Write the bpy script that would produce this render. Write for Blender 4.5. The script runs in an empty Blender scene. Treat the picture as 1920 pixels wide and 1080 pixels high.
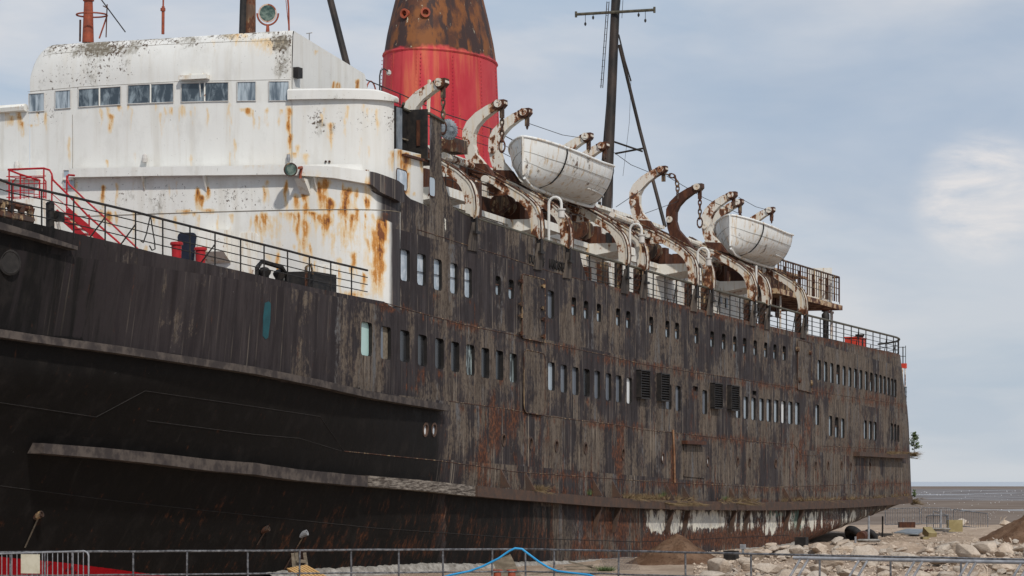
import bpy, math, random, bmesh
import numpy as np
from mathutils import Vector, Matrix, noise as mnoise
from mathutils.geometry import delaunay_2d_cdt

# ------------------------------------------------------------------ camera, sky, sun, exposure
S = bpy.context.scene
COL = S.collection
FPX = 5590.0                       # focal length in photo pixels
TH = math.atan(2040 / FPX)         # angle between view and the ship's axis (+X is aft)
CT, ST = math.cos(TH), math.sin(TH)
CY, EZ, HOR = -38.2, 3.2, 903.0    # camera stands 38 m off the ship's side, eye 3.2 m above the ground
cam = bpy.data.cameras.new('camera'); camo = bpy.data.objects.new('camera', cam); COL.objects.link(camo)
cam.sensor_width = 36; cam.lens = FPX / 1920 * 36
cam.shift_y = (HOR - 540) / 1920
cam.clip_start = 0.5; cam.clip_end = 200000
fw = Vector((CT, ST, 0)); rt = Vector((ST, -CT, 0)); up = Vector((0, 0, 1))
M3 = Matrix((rt, up, -fw)).transposed()
camo.matrix_world = Matrix.Translation((0, CY, EZ)) @ M3.to_4x4()
S.camera = camo
S.view_settings.view_transform = 'Standard'; S.view_settings.look = 'None'
S.view_settings.exposure = 0.0; S.view_settings.gamma = 1; S.view_settings.use_curve_mapping = False

SUN = Vector((-1.0, -0.9, 1.3)).normalized()
sl = bpy.data.lights.new('sun', 'SUN'); sl.energy = 2.75; sl.angle = math.radians(2.0); sl.color = (1.0, 0.95, 0.88)
so = bpy.data.objects.new('sun', sl); COL.objects.link(so)
so.rotation_euler = SUN.to_track_quat('Z', 'Y').to_euler()

W = bpy.data.worlds.new('World'); S.world = W; W.use_nodes = True
SKY_STRENGTH, CLOUD_V = 0.10, 0.96

def ray_dir(px, py):
    q = (px - 960) / FPX
    return (CT + q * ST, ST - q * CT, (HOR - py) / FPX)
def build_world():
    nt = W.node_tree; nt.nodes.clear()
    def n(t, **k):
        x = nt.nodes.new(t)
        for a, b in k.items(): setattr(x, a, b)
        return x
    L = nt.links.new
    out = n('ShaderNodeOutputWorld'); bg = n('ShaderNodeBackground'); L(bg.outputs[0], out.inputs[0])
    sky = n('ShaderNodeTexSky', sky_type='NISHITA'); sky.sun_disc = False
    sky.sun_elevation = math.asin(SUN.z); sky.sun_rotation = math.atan2(SUN.x, SUN.y)
    sky.air_density = 1.0; sky.dust_density = 1.5; sky.ozone_density = 1.5
    tc = n('ShaderNodeTexCoord'); sep = n('ShaderNodeSeparateXYZ'); L(tc.outputs['Generated'], sep.inputs[0])
    # project the view direction on a flat cloud layer
    def m(op, a, b=None, c=None):
        x = n('ShaderNodeMath', operation=op)
        for i, v in enumerate((a, b, c)):
            if v is None: continue
            if isinstance(v, (int, float)): x.inputs[i].default_value = v
            else: L(v, x.inputs[i])
        return x.outputs[0]
    zz = m('ADD', m('MAXIMUM', sep.outputs[2], 0.0), 0.22)
    cu = m('DIVIDE', sep.outputs[0], zz); cv = m('DIVIDE', sep.outputs[1], zz)
    cmb = n('ShaderNodeCombineXYZ'); L(cu, cmb.inputs[0]); L(cv, cmb.inputs[1])
    def noise(scale, detail, rough, off):
        mp = n('ShaderNodeMapping'); L(cmb.outputs[0], mp.inputs[0]); mp.inputs['Location'].default_value = off
        t = n('ShaderNodeTexNoise'); L(mp.outputs[0], t.inputs['Vector'])
        t.inputs['Scale'].default_value = scale; t.inputs['Detail'].default_value = detail; t.inputs['Roughness'].default_value = rough
        t.inputs['Distortion'].default_value = 0.35
        return t.outputs[0]
    def ramp(f, stops):
        r = n('ShaderNodeValToRGB'); L(f, r.inputs[0]); e = r.color_ramp.elements
        while len(e) < len(stops): e.new(0.5)
        for i, (p, c) in enumerate(stops): e[i].position = p; e[i].color = (*c, 1) if len(c) == 3 else c
        return r.outputs[0]
    def mix(f, a, b):
        x = n('ShaderNodeMix', data_type='RGBA'); L(f, x.inputs[0]) if not isinstance(f, float) else setattr(x.inputs[0], 'default_value', f)
        for i, v in ((6, a), (7, b)):
            if isinstance(v, tuple): x.inputs[i].default_value = (*v, 1)
            else: L(v, x.inputs[i])
        return x.outputs[2]
    big = noise(1.1, 6, 0.55, (3.1, 1.7, 0)); fine = noise(2.4, 7, 0.52, (7.2, 4.4, 2))
    skys = n('ShaderNodeMix', data_type='RGBA', blend_type='MULTIPLY'); skys.inputs[0].default_value = 1
    L(sky.outputs[0], skys.inputs[6]); skys.inputs[7].default_value = (SKY_STRENGTH,) * 3 + (1,)
    veil = mix(ramp(big, [(0.40, (0.0,) * 3), (0.60, (1.0,) * 3)]), (0.33, 0.47, 0.64), (0.62, 0.665, 0.745))
    base = mix(0.88, skys.outputs[2], veil)
    puff = ramp(fine, [(0.46, (0,) * 3), (0.68, (0.8,) * 3)])
    base = mix(puff, base, (0.79, 0.775, 0.775))
    d0 = Vector(ray_dir(1840, 372)).normalized(); vm = n('ShaderNodeVectorMath', operation='DOT_PRODUCT'); L(tc.outputs['Generated'], vm.inputs[0]); vm.inputs[1].default_value = d0
    mr = n('ShaderNodeMapRange', interpolation_type='SMOOTHSTEP'); L(vm.outputs['Value'], mr.inputs[0]); mr.inputs[1].default_value = math.cos(math.radians(1.5)); mr.inputs[2].default_value = 1.0
    bank = m('MULTIPLY', mr.outputs[0], ramp(noise(7.0, 8, 0.6, (2.2, 6.1, 3)), [(0.40, (0,) * 3), (0.62, (1.0,) * 3)]))
    dark = ramp(noise(1.6, 6, 0.52, (1.2, 9.4, 5)), [(0.46, (0,) * 3), (0.66, (0.8,) * 3)])
    base = mix(dark, base, (0.38, 0.48, 0.62))
    base = mix(bank, base, (0.86, 0.82, 0.80))
    hz = m('SUBTRACT', 1.0, m('MULTIPLY', sep.outputs[2], 9.0)); hz = m('MINIMUM', m('MAXIMUM', hz, 0.0), 1.0)
    base = mix(m('MULTIPLY', hz, 0.8), base, (0.60, 0.64, 0.68))
    L(base, bg.inputs[0]); bg.inputs[1].default_value = CLOUD_V
build_world()

# ------------------------------------------------------------------ photogrammetry helpers (photo pixel -> point on a real surface)
def ray(px, py):
    r = (px - 960) / FPX
    return (CT + r * ST, ST - r * CT, (HOR - py) / FPX)
def onY(px, py, Y=0.0):
    d = ray(px, py); t = (Y - CY) / d[1]; return Vector((d[0] * t, Y, EZ + d[2] * t))
def onX(px, py, X):
    d = ray(px, py); t = X / d[0]; return Vector((X, CY + d[1] * t, EZ + d[2] * t))
def onZ(px, py, Z=0.0):
    d = ray(px, py); t = (Z - EZ) / d[2]; return Vector((d[0] * t, CY + d[1] * t, Z))
def atF(px, py, F):
    d = ray(px, py); return Vector((d[0] * F, CY + d[1] * F, EZ + d[2] * F))
def proj(P):
    P = np.asarray(P, float); y = P[:, 1] - CY
    F = P[:, 0] * CT + y * ST; R = P[:, 0] * ST - y * CT
    return 960 + FPX * R / F, HOR - FPX * (P[:, 2] - EZ) / F
def plen(px):                       # photo pixels per metre along the ship's side at this column
    F = 227200.0 / (3000 - px); return (3000 - px) / F * CT, FPX / F

def interp(tab, x):
    return float(np.interp(x, [a for a, b in tab], [b for a, b in tab]))

# ------------------------------------------------------------------ hull form
def inset(X, z):                    # how far the port side lies inside the ship's greatest beam
    stem = interp([(-1, 68), (0, 67), (4.5, 62), (6.2, 60), (11, 58.5)], z)
    full = interp([(-1, 116), (0, 113), (4.5, 101.5), (6.3, 95), (9.3, 93), (11, 92)], z)
    p = interp([(0, 1.9), (6.3, 2.4), (9.3, 2.5)], z)
    y = 0.0
    if X < full:
        u = max(0.0, (X - stem) / (full - stem)); y = 8.75 * (1 - u) ** p
    if z >= 2.1: a = interp([(2.1, 171.7), (6.5, 171.4), (7.6, 171.0), (9.0, 169.9), (10.7, 168.9)], z); b = interp([(2.1, 184), (10.7, 180)], z)
    else: a = 171.5 - 13 * (2.1 - z); b = 184 - 11.4 * (2.1 - z)
    if X > a:
        u = min(1.0, (X - a) / (b - a)); y = max(y, 8.75 * (1 - math.sqrt(max(0, 1 - u * u))))
    return y
def onH(px, py, off=0.0):           # first hit of the photo ray with the port side
    d = ray(px, py)
    def g(t):
        x, y, z = d[0] * t, CY + d[1] * t, EZ + d[2] * t
        return y - inset(x, z) + off
    t = 60.0
    while t < 230 and g(t) < 0: t += 0.5
    lo, hi = t - 0.5, t
    for _ in range(30):
        m_ = (lo + hi) / 2
        if g(m_) < 0: lo = m_
        else: hi = m_
    return Vector((d[0] * hi, CY + d[1] * hi, EZ + d[2] * hi))
def hullp(X, z, off=0.0): return Vector((X, inset(X, z) - off, z))

# front of the superstructure: a bowed plan curve
def frontX(Y, c=91.3, e=95.0, n=2.6, y0=0.0):
    v = min(1.0, abs((Y - 8.75) / (8.75 - y0)))
    return e - (e - c) * max(0.0, 1 - v ** n) ** (1 / n)
LOW = dict(c=91.3, e=93.6, n=2.6, y0=0.0)
UPP = dict(c=91.5, e=93.8, n=2.6, y0=0.25)
YS = 13.1                           # starboard end of the wheelhouse
def onFront(px, py, k=LOW, off=0.0):
    d = ray(px, py)
    lo, hi = 80.0, 110.0
    def g(t):
        x, y = d[0] * t, CY + d[1] * t
        return x - frontX(y, **k) + off if y > k['y0'] else -1
    for _ in range(45):
        m_ = (lo + hi) / 2
        if g(m_) < 0: lo = m_
        else: hi = m_
    return Vector((d[0] * hi, CY + d[1] * hi, EZ + d[2] * hi))

RAILZ = [(95, 12.9), (98.35, 12.82), (112.4, 12.39), (128.4, 12.07), (147.4, 11.76), (169.4, 11.55), (180, 11.5)]
EDGEZ = [(97, 12.88), (99, 12.80), (112.4, 12.39), (112.9, 11.85), (113.5, 11.33), (120.5, 11.13), (137.3, 10.86), (147.4, 10.75), (170, 10.62), (180, 10.6)]
def railz(X): return interp(RAILZ, X)

# ------------------------------------------------------------------ mesh builder
class MB:
    def __init__(s): s.v = []; s.f = []
    def add(s, vs, fs):
        o = len(s.v); s.v += [tuple(p) for p in vs]; s.f += [tuple(i + o for i in f) for f in fs]; return s
    def box(s, c, d, rot=None):
        vs = []
        for z in (-.5, .5):
            for x, y in ((-.5, -.5), (.5, -.5), (.5, .5), (-.5, .5)):
                p = Vector((x * d[0], y * d[1], z * d[2]))
                if rot is not None: p = rot @ p
                vs.append(p + Vector(c))
        return s.add(vs, [(3, 2, 1, 0), (4, 5, 6, 7), (0, 1, 5, 4), (1, 2, 6, 5), (2, 3, 7, 6), (3, 0, 4, 7)])
    def bar(s, a, b, w, h):
        a, b = Vector(a), Vector(b); d = b - a
        rot = d.to_track_quat('X', 'Z').to_matrix(); return s.box((a + b) / 2, (d.length, w, h), rot)
    def tube(s, pts, r, n=6, cap=True):
        pts = [Vector(p) for p in pts]; rs = r if isinstance(r, (list, tuple)) else [r] * len(pts)
        o = len(s.v); u = None
        for i, p in enumerate(pts):
            d = (pts[min(i + 1, len(pts) - 1)] - pts[max(i - 1, 0)]).normalized()
            if u is None:
                u = d.orthogonal().normalized()
            u = (u - d * u.dot(d)).normalized(); w = d.cross(u)
            for k in range(n):
                a = 2 * math.pi * k / n; s.v.append(tuple(p + (u * math.cos(a) + w * math.sin(a)) * rs[i]))
        for i in range(len(pts) - 1):
            for k in range(n):
                a, b = o + i * n + k, o + i * n + (k + 1) % n
                s.f.append((a, b, b + n, a + n))
        if cap:
            s.f.append(tuple(o + k for k in range(n))[::-1]); e = o + (len(pts) - 1) * n; s.f.append(tuple(e + k for k in range(n)))
        return s
    def prism(s, poly, dvec):           # closed polygon of 3-D points extruded along dvec
        n = len(poly); d = Vector(dvec); a = [Vector(p) for p in poly]
        fs = [tuple(range(n))[::-1], tuple(range(n, 2 * n))]
        fs += [(i, (i + 1) % n, n + (i + 1) % n, n + i) for i in range(n)]
        return s.add(a + [p + d for p in a], fs)
    def strip(s, A, B, t=None):
        n = len(A); return s.add(list(A) + list(B), [(i, i + 1, n + i + 1, n + i) for i in range(n - 1)])
    def lathe(s, c, prof, n=16, axis='z', M=None):
        vs = []; fs = []
        for r, h in prof:
            for k in range(n):
                a = 2 * math.pi * k / n; p = Vector((r * math.cos(a), r * math.sin(a), h))
                if M is not None: p = M @ p
                vs.append(p + Vector(c))
        for i in range(len(prof) - 1):
            for k in range(n):
                a, b = i * n + k, i * n + (k + 1) % n; fs.append((a, b, b + n, a + n))
        fs.append(tuple(range(n))[::-1]); e = (len(prof) - 1) * n; fs.append(tuple(range(e, e + n)))
        return s.add(vs, fs)
    def torus(s, c, R, r, M=None, n=12, m=6, sx=1.0):
        vs = []; fs = []
        for i in range(n):
            a = 2 * math.pi * i / n
            for j in range(m):
                b = 2 * math.pi * j / m
                p = Vector(((R + r * math.cos(b)) * math.cos(a) * sx, (R + r * math.cos(b)) * math.sin(a), r * math.sin(b)))
                if M is not None: p = M @ p
                vs.append(p + Vector(c))
        for i in range(n):
            for j in range(m):
                fs.append((i * m + j, ((i + 1) % n) * m + j, ((i + 1) % n) * m + (j + 1) % m, i * m + (j + 1) % m))
        return s.add(vs, fs)
    def mesh(s, name, mat, smooth=False):
        me = bpy.data.meshes.new(name); me.from_pydata(s.v, [], s.f)
        bm = bmesh.new(); bm.from_mesh(me); bmesh.ops.recalc_face_normals(bm, faces=bm.faces); bm.to_mesh(me); bm.free()
        for m_ in (mat if isinstance(mat, (list, tuple)) else [mat]): me.materials.append(m_)
        if smooth: me.polygons.foreach_set('use_smooth', [True] * len(me.polygons))
        me.update(); return me
    def obj(s, name, mat, parent=None, smooth=False, sharp=None):
        o = bpy.data.objects.new(name, s.mesh(name, mat, smooth)); COL.objects.link(o); setpar(o, parent)
        if smooth and sharp:
            set_sharp(o.data, sharp)
        return o
def set_sharp(me, deg):
    me.set_sharp_from_angle(angle=math.radians(deg))
def setpar(o, parent):
    if parent is None: return
    o.parent = parent
    if parent.get('category') or parent.type == 'EMPTY':        # geometry is written in world coordinates
        o.location = -Vector(parent.location)
def tag(o, label=None, cat=None, group=None, kind=None):
    if label: o['label'] = label
    if cat: o['category'] = cat
    if group: o['group'] = group
    if kind: o['kind'] = kind
    return o
def thing(name, loc, label, cat, group=None):
    o = bpy.data.objects.new(name, None); COL.objects.link(o); o.location = loc; o.empty_display_size = 0.3
    return tag(o, label, cat, group)

# ------------------------------------------------------------------ materials
class Mat:
    def __init__(s, name, rough=0.7, spec=0.3, metal=0.0):
        s.m = bpy.data.materials.new(name); s.m.use_nodes = True; s.nt = s.m.node_tree
        s.b = s.nt.nodes['Principled BSDF']; s.b.inputs['Roughness'].default_value = rough
        s.b.inputs['Specular IOR Level'].default_value = spec; s.b.inputs['Metallic'].default_value = metal
        s._tc = None
    def n(s, t, **k):
        x = s.nt.nodes.new(t)
        for a, b in k.items(): setattr(x, a, b)
        return x
    def L(s, a, b): s.nt.links.new(a, b)
    def put(s, v, i):
        if isinstance(v, (int, float)): i.default_value = v
        elif isinstance(v, tuple): i.default_value = (*v, 1) if len(v) == 3 and i.type == 'RGBA' else v
        else: s.L(v, i)
    def coord(s, rnd=False):
        if s._tc is None:
            s._tc = s.n('ShaderNodeTexCoord').outputs['Object']
            if rnd:
                oi = s.n('ShaderNodeObjectInfo'); va = s.n('ShaderNodeVectorMath', operation='MULTIPLY_ADD')
                cb = s.n('ShaderNodeCombineXYZ')
                for k in range(3): s.L(oi.outputs['Random'], cb.inputs[k])
                s.L(cb.outputs[0], va.inputs[0]); va.inputs[1].default_value = (37.0, 91.0, 53.0); s.L(s._tc, va.inputs[2]); s._tc = va.outputs[0]
        return s._tc
    def noise(s, sc=(1, 1, 1), scale=1.0, detail=4, rough=0.55, dist=0.0, off=(0, 0, 0)):
        mp = s.n('ShaderNodeMapping'); s.L(s.coord(), mp.inputs[0]); mp.inputs['Scale'].default_value = sc; mp.inputs['Location'].default_value = off
        t = s.n('ShaderNodeTexNoise'); s.L(mp.outputs[0], t.inputs['Vector'])
        t.inputs['Scale'].default_value = scale; t.inputs['Detail'].default_value = detail; t.inputs['Roughness'].default_value = rough; t.inputs['Distortion'].default_value = dist
        return t.outputs[0]
    def xyz(s):
        x = s.n('ShaderNodeSeparateXYZ'); s.L(s.coord(), x.inputs[0]); return x.outputs
    def attr(s, name):
        a = s.n('ShaderNodeAttribute', attribute_name=name); return a.outputs['Fac']
    def mth(s, op, a, b=0.0, clamp=False):
        x = s.n('ShaderNodeMath', operation=op, use_clamp=clamp); s.put(a, x.inputs[0]); s.put(b, x.inputs[1]); return x.outputs[0]
    def step(s, f, lo, hi, v0=0.0, v1=1.0):
        x = s.n('ShaderNodeMapRange', interpolation_type='SMOOTHSTEP'); s.put(f, x.inputs[0])
        for i, v in enumerate((lo, hi, v0, v1)): s.put(v, x.inputs[i + 1])
        return x.outputs[0]
    def mix(s, f, a, b, bt='MIX'):
        x = s.n('ShaderNodeMix', data_type='RGBA', blend_type=bt); s.put(f, x.inputs[0]); s.put(a, x.inputs[6]); s.put(b, x.inputs[7]); return x.outputs[2]
    def col(s, c): s.put(c, s.b.inputs['Base Color']); return s
    def rough(s, v): s.put(v, s.b.inputs['Roughness']); return s
    def bump(s, h, st=0.3, dist=0.02):
        x = s.n('ShaderNodeBump'); x.inputs['Strength'].default_value = st; x.inputs['Distance'].default_value = dist; s.put(h, x.inputs['Height']); s.L(x.outputs[0], s.b.inputs['Normal']); return s

def hull_colour(k, on_hull=False):
    """weathered black ship's side: vertical run-off streaks, rust, chipped paint"""
    wear = k.attr('wear'); rust = k.attr('rust'); white = k.attr('white'); green = k.attr('green'); dark = k.attr('black')
    x_, y_, z_ = k.xyz()
    zc = k.mth('ADD', z_, k.mth('MULTIPLY', k.mth('SUBTRACT', x_, 93.0), 0.024)); idx = 0.0
    for b in (4.1, 6.15, 9.05, 11.75): idx = k.mth('ADD', idx, k.mth('GREATER_THAN', zc, b))
    cb = k.n('ShaderNodeCombineXYZ'); k.put(k.mth('ADD', x_, k.mth('MULTIPLY', idx, 23.7)), cb.inputs[0]); k.put(0.0 if on_hull else y_, cb.inputs[1]); k.put(z_, cb.inputs[2])
    keep_ = k._tc; pc = k.n('ShaderNodeCombineXYZ'); k.put(k.mth('FLOOR', k.mth('DIVIDE', k.mth('ADD', x_, k.mth('MULTIPLY', idx, 0.9)), 2.35)), pc.inputs[0]); k.put(idx, pc.inputs[1])
    wn_ = k.n('ShaderNodeTexWhiteNoise', noise_dimensions='2D'); k.L(pc.outputs[0], wn_.inputs['Vector']); plate_ = wn_.outputs['Value']
    k._tc = cb.outputs[0]
    st1 = k.noise((0.55, 0.85, 0.05), 1.0, 5, 0.6, 0.5)               # broad columns of run-off
    st2 = k.noise((2.4, 3.0, 0.24), 1.0, 6, 0.66, 0.6, off=(5, 0, 3))  # narrow streaks
    st3 = k.noise((4.5, 6.5, 0.5), 1.0, 7, 0.7, 0.5, off=(9, 4, 1))
    pan = k.noise((0.30, 0.38, 0.34), 1.0, 4, 0.6, 0.4, off=(2, 1, 7)) # plates keep or lose their paint
    blot = k.noise((1, 1, 0.8), 1.6, 8, 0.65, off=(3, 3, 3))
    grit = k.noise((2.2, 2.2, 1.6), 3.0, 7, 0.72, off=(7, 3, 5))
    mid_ = k.noise((0.8, 0.8, 0.55), 1.0, 7, 0.68, 0.6, off=(12, 3, 4))
    m = k.mth('ADD', k.mth('MULTIPLY', st1, 0.72), k.mth('ADD', k.mth('MULTIPLY', st2, 0.45), k.mth('MULTIPLY', mid_, 0.45)))
    m = k.mth('ADD', m, k.mth('MULTIPLY', pan, 0.85))
    m = k.mth('ADD', m, k.mth('MULTIPLY', grit, 0.53))
    m = k.mth('ADD', m, k.mth('MULTIPLY', wear, 0.33))
    m = k.mth('ADD', m, k.mth('MULTIPLY', k.mth('SUBTRACT', plate_, 0.5), 0.10))
    m1 = k.step(m, 1.65, 1.765)
    pt = k.mix(k.step(st2, 0.38, 0.66), (0.027, 0.0215, 0.0222), (0.050, 0.0405, 0.0405))
    tau = k.mix(k.step(k.mth('ADD', k.mth('MULTIPLY', st3, 0.5), k.mth('MULTIPLY', grit, 0.5)), 0.40, 0.59), (0.047, 0.034, 0.027), (0.168, 0.133, 0.102))
    tau = k.mix(k.mth('MULTIPLY', k.step(grit, 0.54, 0.62), 0.75), tau, (0.050, 0.034, 0.026))
    tau = k.mix(k.step(k.mth('ADD', k.noise((1.3, 1.7, 0.16), 1.0, 6, 0.62, 0.5, off=(8, 8, 1)), k.mth('MULTIPLY', k.mth('SUBTRACT', grit, 0.5), 0.4)), 0.55, 0.68), tau, (0.120, 0.118, 0.120))
    c = k.mix(m1, pt, tau)
    # bright thin runs
    run = k.mth('MULTIPLY', k.step(k.noise((8, 8, 0.12), 1.0, 3, 0.5, off=(1, 2, 8)), 0.58, 0.68), k.step(k.noise((0.9, 0.9, 0.5), 1.0, 3, 0.5, off=(4, 1, 1)), 0.42, 0.58))
    c = k.mix(k.mth('MULTIPLY', run, k.mth('ADD', 0.22, k.mth('MULTIPLY', wear, 0.75), True)), c, (0.30, 0.25, 0.195))
    # dark drip edges
    drp = k.step(k.noise((3.4, 4.0, 0.35), 1.0, 6, 0.68, 0.4, off=(6, 6, 6)), 0.59, 0.66)
    c = k.mix(k.mth('MULTIPLY', drp, 0.6), c, (0.022, 0.017, 0.016))
    k._tc = keep_
    # black, unweathered bow plating
    bl = k.step(k.mth('ADD', dark, k.mth('MULTIPLY', k.mth('SUBTRACT', st2, 0.5), 0.8)), 0.4, 0.62)
    bk = k.mix(k.step(blot, 0.45, 0.75), (0.0085, 0.0075, 0.0072), (0.020, 0.017, 0.0155))
    bk = k.mix(k.mth('MULTIPLY', k.step(st2, 0.6, 0.78), 0.35), bk, (0.06, 0.052, 0.045))
    c = k.mix(bl, c, bk)
    # rust
    rn = k.noise((1.9, 1.9, 0.9), 1.3, 9, 0.7, off=(6, 2, 2)); rn2 = k.noise((3.4, 3.4, 0.22), 1.2, 7, 0.65, off=(1, 6, 5))
    rf = k.mth('ADD', k.mth('MULTIPLY', k.mth('ADD', rn, rn2), 0.5), k.mth('MULTIPLY', rust, 0.27))
    rc = k.mix(k.step(grit, 0.45, 0.62), (0.048, 0.022, 0.015), (0.185, 0.062, 0.024))
    c = k.mix(k.mth('MULTIPLY', k.step(rf, 0.585, 0.68), k.mth('SUBTRACT', 0.85, k.mth('MULTIPLY', bl, 0.4))), c, rc)
    # old green and white boot topping
    pn = k.noise((1.6, 1.6, 0.7), 1.0, 9, 0.7, off=(2, 8, 8))
    c = k.mix(k.step(k.mth('ADD', green, k.mth('MULTIPLY', k.mth('SUBTRACT', pn, 0.5), 2.2)), 0.5, 0.6), c, (0.10, 0.17, 0.135))
    wn = k.noise((1.25, 1.25, 0.55), 1.0, 9, 0.72, 0.3, off=(7, 8, 2))
    wc = k.mix(k.step(blot, 0.5, 0.75), (0.66, 0.63, 0.54), (0.46, 0.38, 0.26))
    c = k.mix(k.step(k.mth('ADD', white, k.mth('MULTIPLY', k.mth('SUBTRACT', wn, 0.5), 2.0)), 0.5, 0.58), c, wc)
    bt = k.attr('boot'); c = k.mix(k.step(k.mth('ADD', bt, k.mth('MULTIPLY', k.mth('SUBTRACT', grit, 0.5), 0.05)), 0.495, 0.505), c, k.mix(k.step(k.mth('ADD', blot, k.mth('MULTIPLY', grit, 0.5)), 0.86, 0.92), (0.36, 0.004, 0.010), (0.05, 0.012, 0.012)))
    # flakes
    fl = k.noise((3.5, 3.5, 2.2), 2.2, 6, 0.75, off=(3, 9, 1))
    c = k.mix(k.mth('MULTIPLY', k.step(k.mth('ADD', fl, k.mth('MULTIPLY', white, 0.30)), 0.71, 0.745), k.mth('SUBTRACT', 0.7, k.mth('MULTIPLY', bl, 0.42))), c, (0.36, 0.35, 0.34))
    return c, blot, st2
def white_colour(k):
    rust = k.attr('rust'); spk = k.attr('speck')
    big = k.noise((0.25, 0.25, 0.12), 1.0, 5, 0.6, off=(1, 1, 1))
    v = k.noise((3.2, 3.2, 0.18), 1.0, 6, 0.62, off=(4, 2, 2))
    f = k.noise((1, 1, 0.8), 3.0, 9, 0.7, off=(2, 5, 3))
    c = k.mix(k.step(big, 0.35, 0.7), (0.66, 0.645, 0.61), (0.75, 0.74, 0.70))
    c = k.mix(k.mth('MULTIPLY', k.step(v, 0.46, 0.68), 0.55), c, (0.60, 0.565, 0.50))
    c = k.mix(k.mth('MULTIPLY', k.step(k.noise((1, 1, 0.6), 1.3, 7, 0.7, off=(9, 9, 2)), 0.50, 0.66), 0.35), c, (0.56, 0.54, 0.50))
    v2 = k.noise((9, 9, 0.7), 1.0, 6, 0.7, off=(3, 8, 2)); f2 = k.noise((1, 1, 0.6), 6.0, 7, 0.75, off=(6, 1, 4))
    nn = k.mth('ADD', k.mth('MULTIPLY', k.mth('SUBTRACT', v2, 0.5), 2.2), k.mth('ADD', k.mth('MULTIPLY', k.mth('SUBTRACT', f2, 0.5), 2.2), k.mth('SUBTRACT', f, 0.5)))
    r = k.mth('ADD', k.mth('MULTIPLY', rust, 0.92), k.mth('MULTIPLY', nn, k.mth('ADD', k.mth('MULTIPLY', rust, 0.85), 0.10)))
    c = k.mix(k.mth('MULTIPLY', k.step(r, 0.07, 0.38), 0.9), c, (0.70, 0.52, 0.30))
    c = k.mix(k.step(r, 0.34, 0.66), c, (0.50, 0.215, 0.045))
    c = k.mix(k.step(r, 0.72, 1.02), c, (0.17, 0.055, 0.018))
    s1 = k.noise((1, 1, 1), 9.0, 5, 0.75, off=(8, 3, 3))
    sp = k.mth('ADD', s1, k.mth('MULTIPLY', spk, 0.24))
    c = k.mix(k.step(sp, 0.665, 0.71), c, (0.085, 0.055, 0.038))
    mo = k.noise((1, 1, 0.7), 2.0, 8, 0.7, off=(5, 5, 5))
    c = k.mix(k.mth('MULTIPLY', k.step(k.mth('ADD', mo, k.mth('MULTIPLY', spk, 0.34)), 0.64, 0.84), 0.75), c, (0.20, 0.175, 0.13))
    return c, f
MATS = {}
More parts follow.
